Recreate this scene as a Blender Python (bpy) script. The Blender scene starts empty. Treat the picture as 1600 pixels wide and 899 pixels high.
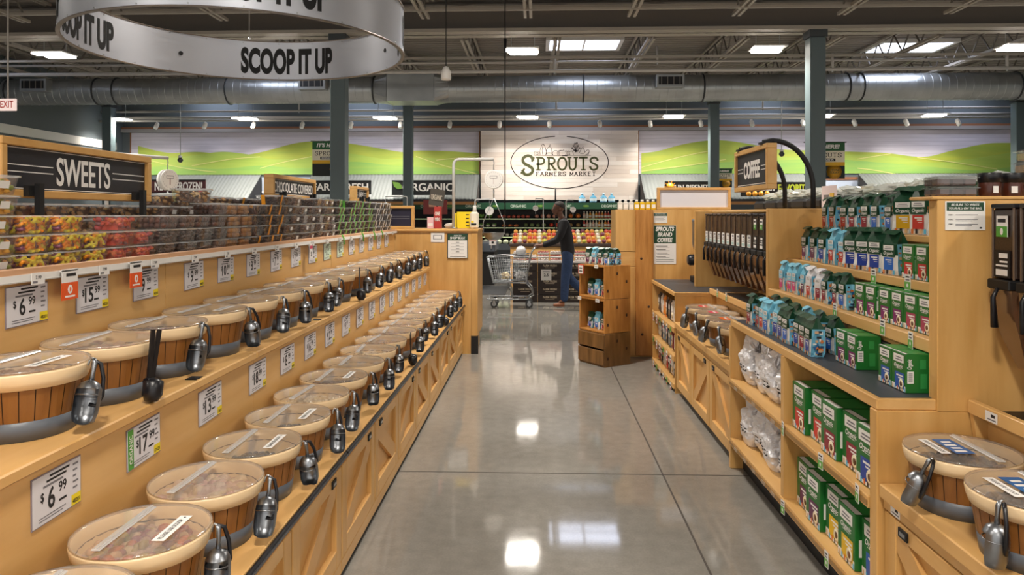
import bpy, bmesh, math, random
from mathutils import Vector, Matrix, noise
S = bpy.context.scene
COL = S.collection
R = random.Random(11)
PI = math.pi

# ---------------------------------------------------------------- camera
cam_data = bpy.data.cameras.new('camera')
cam = bpy.data.objects.new('camera', cam_data)
COL.objects.link(cam)
cam.location = (0, 0, 1.55)
cam.rotation_euler = (PI / 2, 0, math.atan(40 / 1130))
cam_data.sensor_width = 36
cam_data.lens = 36 * 1130 / 1600
cam_data.shift_y = -114.5 / 1600
cam_data.clip_start = 0.05
S.camera = cam
# ---------------------------------------------------------------- world, exposure
W = bpy.data.worlds.new('world')
S.world = W
W.use_nodes = True
W.node_tree.nodes['Background'].inputs[0].default_value = (1.0, .97, .92, 1)
W.node_tree.nodes['Background'].inputs[1].default_value = 0.75
S.view_settings.view_transform = 'Standard'
S.view_settings.look = 'None'
S.view_settings.gamma = 1
S.view_settings.use_curve_mapping = False
S.view_settings.exposure = 0.58
S.cycles.transparent_max_bounces = 40
S.cycles.max_bounces = 7
S.cycles.diffuse_bounces = 3
S.cycles.glossy_bounces = 3
S.cycles.use_denoising = True
S.cycles.sample_clamp_indirect = 4
LAMP_W = 75          # watts per ceiling fixture
SPOT_W = 11
SKY_E = 5

# ---------------------------------------------------------------- materials
def lin(h):
    h = h.lstrip('#')
    o = []
    for i in (0, 2, 4):
        c = int(h[i:i + 2], 16) / 255
        o.append(c / 12.92 if c <= .04045 else ((c + .055) / 1.055) ** 2.4)
    return (*o, 1)
MATS = {}
def M(name, col='#888888', rough=.5, metal=0, var=0, scale=8, stretch=(1, 1, 1), bump=0, emit=0, spec=.5, col2=None, rvar=0, detail=4):
    if name in MATS: return MATS[name]
    m = bpy.data.materials.new(name); MATS[name] = m
    m.use_nodes = True
    nt = m.node_tree; b = nt.nodes['Principled BSDF']
    c = lin(col)
    b.inputs['Base Color'].default_value = c
    b.inputs['Roughness'].default_value = rough
    b.inputs['Metallic'].default_value = metal
    b.inputs['Specular IOR Level'].default_value = spec
    m.diffuse_color = c
    if var or bump or col2 or rvar:
        tc = nt.nodes.new('ShaderNodeTexCoord'); mp = nt.nodes.new('ShaderNodeMapping')
        mp.inputs['Scale'].default_value = stretch
        n = nt.nodes.new('ShaderNodeTexNoise'); n.inputs['Scale'].default_value = scale; n.inputs['Detail'].default_value = detail
        nt.links.new(tc.outputs['Object'], mp.inputs[0]); nt.links.new(mp.outputs[0], n.inputs['Vector'])
        if var or col2:
            r = nt.nodes.new('ShaderNodeValToRGB')
            r.color_ramp.elements[0].position = .3; r.color_ramp.elements[1].position = .7
            a = lin(col2) if col2 else tuple([x * (1 - var) for x in c[:3]] + [1])
            r.color_ramp.elements[0].color = a
            r.color_ramp.elements[1].color = c if col2 else tuple([min(1, x * (1 + var)) for x in c[:3]] + [1])
            nt.links.new(n.outputs[0], r.inputs[0]); nt.links.new(r.outputs[0], b.inputs['Base Color'])
        if bump:
            bp = nt.nodes.new('ShaderNodeBump'); bp.inputs['Strength'].default_value = bump; bp.inputs['Distance'].default_value = .01
            nt.links.new(n.outputs[0], bp.inputs['Height']); nt.links.new(bp.outputs[0], b.inputs['Normal'])
        if rvar:
            mr = nt.nodes.new('ShaderNodeMapRange')
            mr.inputs[3].default_value = rough - rvar; mr.inputs[4].default_value = rough + rvar
            nt.links.new(n.outputs[0], mr.inputs[0]); nt.links.new(mr.outputs[0], b.inputs['Roughness'])
    if emit:
        b.inputs['Emission Color'].default_value = c
        b.inputs['Emission Strength'].default_value = emit
    return m
def clear(name, col='#ffffff', a=.75, rough=.12, milk=.12):
    """thin plastic film: mostly see-through, a little milky, glossy at grazing angles"""
    if name in MATS: return MATS[name]
    m = bpy.data.materials.new(name); MATS[name] = m
    m.use_nodes = True; nt = m.node_tree
    for n in list(nt.nodes): nt.nodes.remove(n)
    o = nt.nodes.new('ShaderNodeOutputMaterial'); t = nt.nodes.new('ShaderNodeBsdfTransparent'); g = nt.nodes.new('ShaderNodeBsdfGlossy')
    d = nt.nodes.new('ShaderNodeBsdfDiffuse'); x1 = nt.nodes.new('ShaderNodeMixShader'); x2 = nt.nodes.new('ShaderNodeMixShader')
    lw = nt.nodes.new('ShaderNodeLayerWeight'); mr = nt.nodes.new('ShaderNodeMapRange')
    t.inputs[0].default_value = lin(col); d.inputs[0].default_value = lin(col)
    g.inputs['Roughness'].default_value = rough
    lw.inputs[0].default_value = .3
    mr.inputs[3].default_value = .06; mr.inputs[4].default_value = 1 - a + .25
    nt.links.new(lw.outputs['Facing'], mr.inputs[0])
    x1.inputs[0].default_value = milk
    nt.links.new(t.outputs[0], x1.inputs[1]); nt.links.new(d.outputs[0], x1.inputs[2])
    nt.links.new(mr.outputs[0], x2.inputs[0]); nt.links.new(x1.outputs[0], x2.inputs[1]); nt.links.new(g.outputs[0], x2.inputs[2])
    nt.links.new(x2.outputs[0], o.inputs[0])
    return m
def wood(name, c1, c2, stretch, rough=.38):
    return M(name, c1, rough, col2=c2, scale=3.2, stretch=stretch, detail=6, spec=.45)
WY = wood('maple along aisle', '#dcb072', '#ce9e5e', (5, .5, 5))
WX = wood('maple crosswise', '#daad6e', '#c99856', (.6, 5, 5))
WZ = wood('maple upright', '#d9ab6a', '#c69552', (5, 5, .6))
WD = wood('maple door panel', '#d6a76a', '#c49354', (4, 1.2, 1.2))
WP = wood('pine knotty', '#c48a48', '#9c6428', (6, 6, .8))
WK = wood('dark stained pine', '#8a6236', '#60421f', (6, 6, .8))
WF = wood('sign frame maple', '#d6a766', '#c59350', (3, 3, 3))
ST = wood('pail stave', '#96632e', '#7a4c20', (9, 9, 1))
BLK = M('black plastic', '#15151a', .35)
BLM = M('matt black', '#101012', .6)
WHT = M('white plastic', '#e8e6e2', .4)
PAP = M('paper white', '#e6e3df', .55)
INK = M('printed black ink', '#1b1a1c', .6)
GRY = M('printed grey ink', '#77757a', .6)
YEL = M('yellow label', '#ecd21c', .5)
GRN = M('organic green print', '#4f9a35', .5)
DGR = M('deep green print', '#173f28', .45)
STL = M('brushed steel', '#b9bcc0', .28, 1)
ALU = M('brushed aluminium', '#d3d6df', .4, .7, rvar=.07, scale=3, stretch=(1, 1, 14))
GLV = M('galvanised duct', '#a7aaaa', .36, .75, var=.12, scale=2.5, rvar=.06)
PIPE = M('white painted pipe', '#b9b4ae', .45)
CRM = M('cream pail rim', '#ecd0a6', .35, var=.05, scale=5)
BAND = M('grey pail band', '#5b6068', .42)
COLM = M('slate column paint', '#5c6b6f', .5)
SLT = M('slate wall paint', '#596165', .7)
CEIL = M('taupe deck paint', '#88817a', .75, var=.06, scale=1.5)
JOI = M('taupe steel paint', '#a19a90', .6)
JOD = M('dark girder paint', '#6f6963', .65)
TUBC = clear('clear tub plastic', '#f8f8f8', .78, .1, .04)
LIDT = clear('tub lid plastic', '#fdfdfd', .5, .15, .32)
LIDC = clear('clear lid plastic', '#f2ece4', .72, .12, .16)
LIDB = clear('frosted hinge strip', '#f6f4f2', .45, .2, .5)
BAGC = clear('clear produce bag', '#f8fbf6', .6, .15, .55)
CHUTE = clear('brown chute plastic', '#b58e6c', .6, .15, .25)

# ---------------------------------------------------------------- mesh helpers
class MB:
    def __init__(s): s.v = []; s.f = []; s.fm = []; s.fs = []; s.ms = []
    def mi(s, m):
        if m not in s.ms: s.ms.append(m)
        return s.ms.index(m)
    def add(s, vs, fs, m, smooth=False):
        b = len(s.v); s.v.extend([tuple(v) for v in vs]); k = s.mi(m)
        for f in fs: s.f.append([b + i for i in f]); s.fm.append(k); s.fs.append(smooth)
        return s
    def poly(s, pts, m): return s.add(pts, [list(range(len(pts)))], m)
    def box(s, c, d, m, rot=None, ch=0):
        h = [x / 2 for x in d]
        if ch and min(h) > ch * 1.01:
            vs = []; ix = {}
            for sx in (-1, 1):
                for sy in (-1, 1):
                    for sz in (-1, 1):
                        g = (sx, sy, sz)
                        for a in range(3):
                            ix[(g, a)] = len(vs)
                            vs.append([g[i] * (h[i] - (0 if i == a else ch)) for i in range(3)])
            fs = []
            for a in range(3):
                b, c2 = (a + 1) % 3, (a + 2) % 3
                for sg in (-1, 1):
                    q = []
                    for (u, w) in ((-1, -1), (1, -1), (1, 1), (-1, 1)):
                        g = [0, 0, 0]; g[a] = sg; g[b] = u; g[c2] = w; q.append(ix[(tuple(g), a)])
                    fs.append(q if sg > 0 else q[::-1])
                for u in (-1, 1):
                    for w in (-1, 1):
                        g1 = [0, 0, 0]; g1[b] = u; g1[c2] = w; g2 = list(g1); g1[a] = -1; g2[a] = 1
                        fs.append([ix[(tuple(g1), b)], ix[(tuple(g2), b)], ix[(tuple(g2), c2)], ix[(tuple(g1), c2)]])
            for sx in (-1, 1):
                for sy in (-1, 1):
                    for sz in (-1, 1): fs.append([ix[((sx, sy, sz), a)] for a in range(3)])
        else:
            vs = [(x * h[0], y * h[1], z * h[2]) for x in (-1, 1) for y in (-1, 1) for z in (-1, 1)]
            fs = [(0, 1, 3, 2), (4, 6, 7, 5), (0, 4, 5, 1), (2, 3, 7, 6), (0, 2, 6, 4), (1, 5, 7, 3)]
        if rot is not None:
            vs = [rot @ Vector(v) for v in vs]
        return s.add([(v[0] + c[0], v[1] + c[1], v[2] + c[2]) for v in vs], fs, m)
    def bb(s, x0, x1, y0, y1, z0, z1, m, ch=0):
        return s.box(((x0 + x1) / 2, (y0 + y1) / 2, (z0 + z1) / 2), (abs(x1 - x0), abs(y1 - y0), abs(z1 - z0)), m, None, ch)
    def bar(s, p, q, w, h, m, up=(0, 0, 1)):
        p, q = Vector(p), Vector(q); d = q - p; L = d.length; x = d.normalized(); u = Vector(up)
        if abs(x.dot(u)) > .98: u = Vector((1, 0, 0))
        y = u.cross(x).normalized(); z = x.cross(y)
        return s.box((p + q) / 2, (L, w, h), m, Matrix((x, y, z)).transposed())
    def tube(s, pts, r, m, n=8, closed=False, cap=True):
        P = [Vector(p) for p in pts]; N = len(P); rs = r if isinstance(r, (list, tuple)) else [r] * N
        vs = []; up = None
        for i, p in enumerate(P):
            if closed: t = (P[(i + 1) % N] - P[i - 1])
            else: t = P[min(i + 1, N - 1)] - P[max(i - 1, 0)]
            t = t.normalized() if t.length > 1e-9 else Vector((0, 0, 1))
            if up is None: up = Vector((0, 0, 1)) if abs(t.z) < .9 else Vector((1, 0, 0))
            a = (up - t * up.dot(t))
            a = a.normalized() if a.length > 1e-6 else t.orthogonal().normalized()
            up = a; b = t.cross(a)
            for k in range(n):
                w = 2 * PI * k / n
                vs.append(p + (a * math.cos(w) + b * math.sin(w)) * rs[i])
        fs = []
        for i in range(N if closed else N - 1):
            j = (i + 1) % N
            for k in range(n):
                fs.append((i * n + k, i * n + (k + 1) % n, j * n + (k + 1) % n, j * n + k))
        s.add(vs, fs, m, True)
        if cap and not closed:
            b = len(s.v) - len(vs); k = s.mi(m)
            for ring in (list(range(n))[::-1], [(N - 1) * n + q for q in range(n)]):
                s.f.append([b + q for q in ring]); s.fm.append(k); s.fs.append(False)
        return s
    def lathe(s, prof, m, n=24, c=(0, 0, 0), rot=None, smooth=True, cap=True):
        vs = []
        for (r, z) in prof:
            for k in range(n):
                w = 2 * PI * k / n; v = Vector((r * math.cos(w), r * math.sin(w), z))
                if rot is not None: v = rot @ v
                vs.append((v.x + c[0], v.y + c[1], v.z + c[2]))
        fs = []
        for i in range(len(prof) - 1):
            for k in range(n):
                fs.append((i * n + k, i * n + (k + 1) % n, (i + 1) * n + (k + 1) % n, (i + 1) * n + k))
        b = len(s.v); s.add(vs, fs, m, smooth)
        if cap:
            k = s.mi(m)
            for i, rev in ((0, True), (len(prof) - 1, False)):
                if prof[i][0] > 1e-4:
                    q = [b + i * n + j for j in range(n)]
                    s.f.append(q[::-1] if rev else q); s.fm.append(k); s.fs.append(False)
        return s
    def sph(s, c, r, m, n=10, k=6, sc=(1, 1, 1), rot=None):
        pr = [(r * math.sin(PI * i / k) * 1.0 + (1e-5 if i in (0, k) else 0), -r * math.cos(PI * i / k)) for i in range(k + 1)]
        rm = Matrix.Diagonal(Vector(sc))
        if rot is not None: rm = rot @ rm
        return s.lathe(pr, m, n, c, rm, cap=False)
    def extrude(s, outline, o, ux, uy, uz, m, smooth=False):
        """closed 2D outline in the ux, uy frame at o, pushed along uz"""
        o, ux, uy, uz = Vector(o), Vector(ux), Vector(uy), Vector(uz); n = len(outline)
        a = [o + ux * p[0] + uy * p[1] for p in outline]; b = [v + uz for v in a]
        s.add(a + b, [list(range(n))[::-1], list(range(n, 2 * n))], m)
        base = len(s.v) - 2 * n; k = s.mi(m)
        for i in range(n):
            j = (i + 1) % n
            s.f.append([base + i, base + j, base + n + j, base + n + i]); s.fm.append(k); s.fs.append(smooth)
        return s
    def text(s, t, o, ux, uy, h, m, w=None, bold=0, shear=0, sq=1, align='C', lift=None):
        """flat lettering of cap height h; o is the middle (or left end) of the baseline"""
        vs, fs, x0, x1 = glyphs(t, bold, shear)
        if bold > .02 and any(c in t for c in 'MWNKVX$') and not lift:   # strike the narrow-jointed letters thrice instead
            e = bold * .55 * h; n_ = Vector(ux).cross(Vector(uy)).normalized() * 1e-4
            for q_, dx in enumerate((-e, e)): s.text(t, Vector(o) + Vector(ux).normalized() * dx + n_ * q_, ux, uy, h, m, w, .012, shear, sq, align, True)
            o = Vector(o) + n_ * 2
        o, ux, uy = Vector(o), Vector(ux).normalized(), Vector(uy).normalized()
        k = h / .7; kx = (w / (x1 - x0)) if w else k * sq
        off = {'C': (x0 + x1) / 2, 'L': x0, 'R': x1}[align]
        return s.add([o + ux * ((x - off) * kx) + uy * (y * k) for x, y in vs], fs, m)
    def build(s, name, parent=None, bev=0, flip=True, smooth_all=False):
        me = bpy.data.meshes.new(name)
        off = wloc(parent) if parent else Vector((0, 0, 0))
        me.from_pydata([(v[0] - off.x, v[1] - off.y, v[2] - off.z) for v in s.v], [], s.f)
        for m in s.ms: me.materials.append(m)
        me.polygons.foreach_set('material_index', s.fm)
        me.polygons.foreach_set('use_smooth', [True] * len(s.f) if smooth_all else s.fs)
        me.update()
        o = bpy.data.objects.new(name, me); COL.objects.link(o)
        if parent: o.parent = parent
        if bev:
            md = o.modifiers.new('bevel', 'BEVEL'); md.width = bev; md.segments = 2; md.limit_method = 'ANGLE'
        return o
def wloc(o):
    v = Vector((0, 0, 0))
    while o is not None: v += o.location; o = o.parent
    return v
GC = {}
def glyphs(t, bold, shear):
    if any(c in t for c in 'MWNKVX$'): bold = min(bold, .012)
    k = (t, bold, shear)
    if k in GC: return GC[k]
    cu = bpy.data.curves.new('lettering', 'FONT'); cu.body = t; cu.resolution_u = 5; cu.offset = bold; cu.shear = shear
    ob = bpy.data.objects.new('lettering', cu); COL.objects.link(ob)
    dg = bpy.context.evaluated_depsgraph_get(); dg.update()
    me = bpy.data.meshes.new_from_object(ob.evaluated_get(dg))
    vs = [(v.co.x, v.co.y) for v in me.vertices]; fs = [list(p.vertices) for p in me.polygons]
    bpy.data.objects.remove(ob); bpy.data.curves.remove(cu); bpy.data.meshes.remove(me)
    xs = [v[0] for v in vs] or [0, 1]
    GC[k] = (vs, fs, min(xs), max(xs))
    return GC[k]
def props(o, label=None, cat=None, group=None, kind=None):
    if label: o['label'] = label
    if cat: o['category'] = cat
    if group: o['group'] = group
    if kind: o['kind'] = kind
    return o
def thing(name, label, cat, loc=(0, 0, 0), rz=0, group=None):
    o = bpy.data.objects.new(name, None); COL.objects.link(o); o.empty_display_size = .05
    o.location = loc; o.rotation_euler = (0, 0, rz)
    return props(o, label, cat, group)
def struct(o): o['kind'] = 'structure'; return o
KIDS = {}
def kids(o):
    return [c for c in bpy.data.objects if c.parent == o]
def dup(root, loc, rz=None, label=None, group=None, scale=None):
    key = root.name
    if key not in KIDS:
        KIDS[key] = [(c, kids(c)) for c in kids(root)]
    r = root.copy(); COL.objects.link(r); r.location = loc
    if rz is not None: r.rotation_euler = (0, 0, rz)
    if scale is not None: r.scale = scale if isinstance(scale, (tuple, list)) else (scale,) * 3
    if label: r['label'] = label
    if group: r['group'] = group
    for c, gs in KIDS[key]:
        d = c.copy(); d.parent = r; COL.objects.link(d)
        for g in gs:
            e = g.copy(); e.parent = d; COL.objects.link(e)
    return r
class Proto:
    """first use moves the original, later uses copy it"""
    def __init__(s, make): s.make = make; s.root = None
    def put(s, loc, rz=0, label=None, group=None, scale=None):
        if s.root is None:
            s.root = s.make(); r = s.root
            KIDS[r.name] = [(c, kids(c)) for c in kids(r)]
            r.location = loc; r.rotation_euler = (0, 0, rz)
            if scale is not None: r.scale = scale if isinstance(scale, (tuple, list)) else (scale,) * 3
            if label: r['label'] = label
            if group: r['group'] = group
            return r
        return dup(s.root, loc, rz, label, group, scale if scale is not None else 1)
ONES = 'first second third fourth fifth sixth seventh eighth ninth tenth eleventh twelfth thirteenth fourteenth fifteenth sixteenth seventeenth eighteenth nineteenth'.split()
def nth(i):
    """0 -> first"""
    n = i + 1
    if n < 20: return ONES[n - 1]
    t, u = divmod(n, 10); T = {2: 'twent', 3: 'thirt', 4: 'fort', 5: 'fift', 6: 'sixt'}[t]
    return T + 'ieth' if u == 0 else T + 'y-' + ONES[u - 1]
XA, YA, ZA = Vector((1, 0, 0)), Vector((0, 1, 0)), Vector((0, 0, 1))
# ================================================================ room shell
# floor: polished concrete with saw-cut joints
def floor_material():
    m = bpy.data.materials.new('polished concrete'); m.use_nodes = True
    nt = m.node_tree; b = nt.nodes['Principled BSDF']; N = nt.nodes.new; L = nt.links.new
    tc = N('ShaderNodeTexCoord')
    n1 = N('ShaderNodeTexNoise'); n1.inputs['Scale'].default_value = .9; n1.inputs['Detail'].default_value = 6
    n2 = N('ShaderNodeTexNoise'); n2.inputs['Scale'].default_value = 14; n2.inputs['Detail'].default_value = 5
    n3 = N('ShaderNodeTexNoise'); n3.inputs['Scale'].default_value = 90; n3.inputs['Detail'].default_value = 2
    for n in (n1, n2, n3): L(tc.outputs['Object'], n.inputs['Vector'])
    r1 = N('ShaderNodeValToRGB'); r1.color_ramp.elements[0].position = .3; r1.color_ramp.elements[1].position = .72
    r1.color_ramp.elements[0].color = lin('#817d76'); r1.color_ramp.elements[1].color = lin('#928e87')
    L(n1.outputs[0], r1.inputs[0])
    mx = N('ShaderNodeMix'); mx.data_type = 'RGBA'; mx.blend_type = 'OVERLAY'; mx.inputs[0].default_value = .2
    L(r1.outputs[0], mx.inputs[6]); L(n2.outputs[0], mx.inputs[7])
    mx2 = N('ShaderNodeMix'); mx2.data_type = 'RGBA'; mx2.blend_type = 'OVERLAY'; mx2.inputs[0].default_value = .15
    L(mx.outputs[2], mx2.inputs[6]); L(n3.outputs[0], mx2.inputs[7])
    L(mx2.outputs[2], b.inputs['Base Color'])
    mr = N('ShaderNodeMapRange'); mr.inputs[3].default_value = .035; mr.inputs[4].default_value = .09
    L(n2.outputs[0], mr.inputs[0]); L(mr.outputs[0], b.inputs['Roughness'])
    b.inputs['Specular IOR Level'].default_value = .5
    return m
FM = floor_material()
JNT = M('saw cut joint', '#4a443f', .8)
fb = MB(); fb.bb(-12.2, 13.6, -6, 20.6, -.12, 0, FM)
for jx in (.745 - 5.2 * 2, .745 - 5.2, .745, .745 + 5.2, .745 + 10.4): fb.bb(jx - .005, jx + .005, -6, 20.5, -.004, .0008, JNT)
for jy in (-.2, 4.33, 8.9, 13.4, 17.9): fb.bb(-12, 13.4, jy - .005, jy + .005, -.004, .0008, JNT)
struct(fb.build('floor'))
# walls
wb = MB(); wb.bb(-12.2, 13.5, 20.55, 20.7, 0, 5.3, SLT)
WT = M('white wall band', '#dcdad4', .6)
BRN = M('rust trim', '#8a5a3c', .6)
struct(wb.build('wall_back'))
wl = MB(); wl.bb(-12.2, -12.02, -6, 20.6, 0, 5.3, SLT); wl.bb(-12.03, -11.99, 8, 20.2, 3.38, 3.59, WT)
struct(wl.build('wall_left'))
struct(MB().bb(13.2, 13.4, -6, 20.6, 0, 5.3, SLT).build('wall_right'))
tr = MB(); tr.bb(-12, 13.2, 20.42, 20.55, 3.91, 4.0, M('light cornice', '#8f8a88', .6)); tr.bb(-12, 13.2, 20.44, 20.55, 4.0, 4.06, BRN)
struct(tr.build('trim_1'))
# corrugated roof deck (ribs run across the aisle)
db = MB(); vs = []; y = -6.0; z0 = 5.12
prof = []
while y < 20.6:
    prof += [(y, z0), (y + .11, z0), (y + .13, z0 + .04), (y + .17, z0 + .04)]; y += .19
for (py, pz) in prof: vs += [(-12.2, py, pz), (13.4, py, pz)]
db.add(vs, [(2 * i, 2 * i + 1, 2 * i + 3, 2 * i + 2) for i in range(len(prof) - 1)], CEIL)
db.bb(-12.2, 13.4, -6, 20.6, 5.2, 5.3, CEIL)
struct(db.build('ceiling'))
# girders across, columns under them
def girder(y, zb):
    b = MB(); h = .4
    b.bb(-12, 13.2, y - .2, y + .2, zb, zb + .03, JOI); b.bb(-12, 13.2, y - .02, y + .02, zb, zb + h, JOD); b.bb(-12, 13.2, y - .2, y + .2, zb + h, zb + h + .03, JOI)
    b.bb(-12, 13.2, y - .24, y - .2, zb - .005, zb + .05, JOI)
    return struct(b.build('ceiling_beam'))
girder(12.1, 4.56); girder(18.8, 4.5); girder(5.4, 4.56); girder(-1.3, 4.56)
def column(x, y, w, zt):
    b = MB(); b.bb(x - w / 2, x + w / 2, y - w / 2, y + w / 2, 0, zt - .12, COLM, .012)
    b.bb(x - w / 2 - .02, x + w / 2 + .02, y - w / 2 - .02, y + w / 2 + .02, zt - .12, zt, M('column cap steel', '#3c4246', .5))
    b.bb(x - w / 2 - .03, x + w / 2 + .03, y - w / 2 - .03, y + w / 2 + .03, 0, .02, COLM)
    return struct(b.build('steel_column'))
for cx in (-11.3, -3.33, 4.56, 12.2):
    if cx in (-3.33, 4.56): column(cx, 12.05, .25, 4.56)
    column(cx - .04, 18.75, .24, 4.5)
# open web joists along the aisle
def joist(x, y0, y1, zt=5.1, d=.46):
    b = MB(); zb = zt - d
    for dx in (-.045, .045):
        b.bb(x + dx - .022, x + dx + .022, y0 + .5, y1 - .5, zb, zb + .045, JOI)
        b.bb(x + dx - .022, x + dx + .022, y0, y1, zt - .04, zt, JOI)
    n = max(1, int((y1 - y0 - 1) / .6)); st = (y1 - y0 - 1) / n
    for i in range(n):
        ya = y0 + .5 + i * st
        b.bar((x, ya, zb + .03), (x, ya + st / 2, zt - .03), .022, .022, JOD); b.bar((x, ya + st / 2, zt - .03), (x, ya + st, zb + .03), .022, .022, JOD)
    return struct(b.build('ceiling_joist_beam'))
for i in range(-7, 9):
    x = -.15 + 1.62 * i
    if -12 < x < 13: joist(x, 5.6, 11.9)
for i in range(-7, 8):
    x = .35 + 1.66 * i
    if -12 < x < 13: joist(x, 12.3, 18.6)
    if -9 < x < 10: joist(x + .5, 18.95, 20.5)
# bridging bars across the joists
bb = MB()
for (y, z) in ((9.4, 4.7), (10.9, 4.72), (14.0, 4.66), (16.6, 4.7)):
    bb.bb(-12, 13, y, y + .04, z - .09, z - .05, JOI)
struct(bb.build('ceiling_bridging_beam'))
# skylights: bright lens in a white curb
SKYM = M('daylight lens', '#dfe8ff', .5, emit=SKY_E)
def skylight(x, y, i):
    b = thing('skylight', 'white framed skylight with daylight lens, ' + i, 'skylight', (x, y, 5.1), 0, 'skylights')
    MB().bb(x - .7, x + .7, y - .42, y + .42, 5.045, 5.06, SKYM).build('lens', b)
    c = MB(); w = .05
    for (a0, a1, b0, b1) in ((-.78, -.7, -.5, .5), (.7, .78, -.5, .5), (-.7, .7, -.5, -.42), (-.7, .7, .42, .5), (-.02, .02, -.42, .42)):
        c.bb(x + a0, x + a1, y + b0, y + b1, 5.03, 5.11, WHT)
    c.build('curb', b)
for (x, y, i) in ((.95, 14.95, 'above the duct in line with the aisle'), (7.75, 15.4, 'above the duct beyond the coffee shelves'), (-5.9, 14.9, 'behind the round hanging sign'), (-9.2, 20.0, 'by the far end of the mural'), (-4.9, 19.9, 'over the first half of the mural'),
                  (1.0, 19.9, 'over the big oval store sign'), (6.2, 19.8, 'over the second mural'), (11.6, 19.7, 'at the far corner'), (-11.2, 12.9, 'over the dark side wall')):
    skylight(x, y, i)
# ceiling LED fixtures, each with its own lamp
EMI = M('LED diffuser', '#fff6ea', .5, emit=14)
def led():
    r = thing('ceiling_light', '', 'ceiling light')
    b = MB(); b.bb(-.28, .28, -.22, .22, .03, .055, WHT, .005); b.tube([(-.2, 0, .055), (-.2, 0, .6)], .006, STL, 6); b.tube([(.2, 0, .055), (.2, 0, .6)], .006, STL, 6); b.build('housing', r)
    for dy in (-.13, .13):
        MB().bb(-.26 + dy * .25, .22 + dy * .25, dy - .075, dy + .075, .0, .03, EMI).build('diffuser', r)
    la = bpy.data.lights.new('lamp', 'AREA'); la.shape = 'RECTANGLE'; la.size = .5; la.size_y = .42; la.energy = LAMP_W; la.color = (1, .93, .83); la.spread = math.radians(140)
    o = bpy.data.objects.new('lamp', la); COL.objects.link(o); o.parent = r; o.location = (0, 0, -.012)
    return r
LED = Proto(led)
def lamp_rows():
    for j, (y, z, dx) in enumerate(((12.6, 4.37, 0), (18.95, 4.07, .0), (6.3, 4.5, 0), (0, 4.5, 0), (-4.5, 4.5, 0))):
        xs = (-8.6, -4.35, -.256, 3.96, 8.16, 12.2) if j != 1 else (-11.2, -7.75, -4.0, -.25, 3.55, 7.35, 10.2)
        rn = ('over the middle of the store', 'by the back wall murals', 'over the bulk aisle', 'above the aisle start', 'over the front of the store')[j]
        for i, x in enumerate(xs):
            LED.put((x, y, z), 0, 'twin LED ceiling light %s, %s from the dark side wall' % (rn, nth(i)), 'LED ceiling lights')
lamp_rows()
# big spiral duct across the store
def ring_pts(r, x, y, z, n=28): return [(x, y + r * math.cos(2 * PI * k / n), z + r * math.sin(2 * PI * k / n)) for k in range(n)]
def duct():
    y, z, r = 16.0, 4.32, .29
    d = thing('air_duct', 'long round galvanised air duct crossing the whole ceiling', 'air duct', (0, y, z - r))
    RX = Matrix.Rotation(PI / 2, 3, 'Y')
    b = MB()
    for (x0, x1) in ((-12, -3.6), (-1.95, 13)):
        pr = []; x = x0
        while x < x1 - .05:
            pr += [(r, x), (r, x + .002), (r + .005, x + .005), (r + .005, x + .011), (r, x + .014), (r, x + .016)]; x += .17
        pr.append((r, x1)); b.lathe(pr, GLV, 32, (0, y, z), RX)
    b.build('spiral_pipe', d)
    b = MB()
    sq = [(-.34, -.3), (.34, -.3), (.34, .3), (-.34, .3)]
    b.bb(-3.3, -2.25, y - .34, y + .34, z - .3, z + .3, GLV, .01)
    for (xa, xb) in ((-3.6, -3.3), (-1.95, -2.25)):
        n = 32; A = []; B = []
        for k in range(n):
            w = 2 * PI * k / n; c, s_ = math.cos(w), math.sin(w); q = max(abs(c) / .34, abs(s_) / .3)
            A.append((xa, y + r * c, z + r * s_)); B.append((xb, y + c / q, z + s_ / q))
        b.add(A + B, [(k, (k + 1) % n, n + (k + 1) % n, n + k) for k in range(n)], GLV)
    b.build('square_plenum', d)
    for x in (-11.9, -9.9, -9.45, -6.9, -3.62, 1.0, 3.6, 6.7, 7.0, 10.3, 10.6):
        MB().tube(ring_pts(r + .01, x, y, z), .018, M('dark duct band', '#2d3033', .5), 6, closed=True).build('joint_band', d)
    for x in (-11.1, -4.9, 2.83):
        g = MB(); g.bb(x - .3, x + .3, y - .48, y - .25, z - .06, z + .22, GLV, .01); g.bb(x - .25, x + .25, y - .485, y - .47, z + .0, z + .17, BLM)
        for k in range(4): g.bb(x - .2 + k * .13, x - .18 + k * .13, y - .49, y - .48, z, z + .17, JOD)
        g.build('air_register', d)
duct()
# sprinkler pipes
def pipe(y, z, x0, x1, r, lab, drops=()):
    b = MB(); b.tube([(x0, y, z), (x1, y, z)], r, PIPE, 10)
    for (x, dz) in drops:
        b.tube([(x, y, z), (x, y, z + dz)], r * .8, PIPE, 8); b.tube([(x, y, z), (x, y, z - .06)], r * .5, STL, 6)
    props(b.build('sprinkler_pipe'), lab, 'pipe')
pipe(14.2, 4.36, -12, 13, .035, 'white sprinkler pipe just in front of the big duct', [(.33, .3), (5.7, .3), (-6, .3), (9, .3)])
pipe(14.6, 4.62, -12, 13, .025, 'thin white sprinkler pipe above the duct', [(2.4, .3), (-3, .3)])
pipe(19.5, 4.37, -12, 13, .03, 'upper white pipe in front of the back wall', [(-6.5, .3), (.5, .3), (6, .3)])
pipe(19.6, 4.21, -12, 13, .04, 'thick white pipe in front of the back wall')
pipe(19.4, 4.10, -12, 13, .03, 'low white track rail with spotlights along the back wall')
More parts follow.
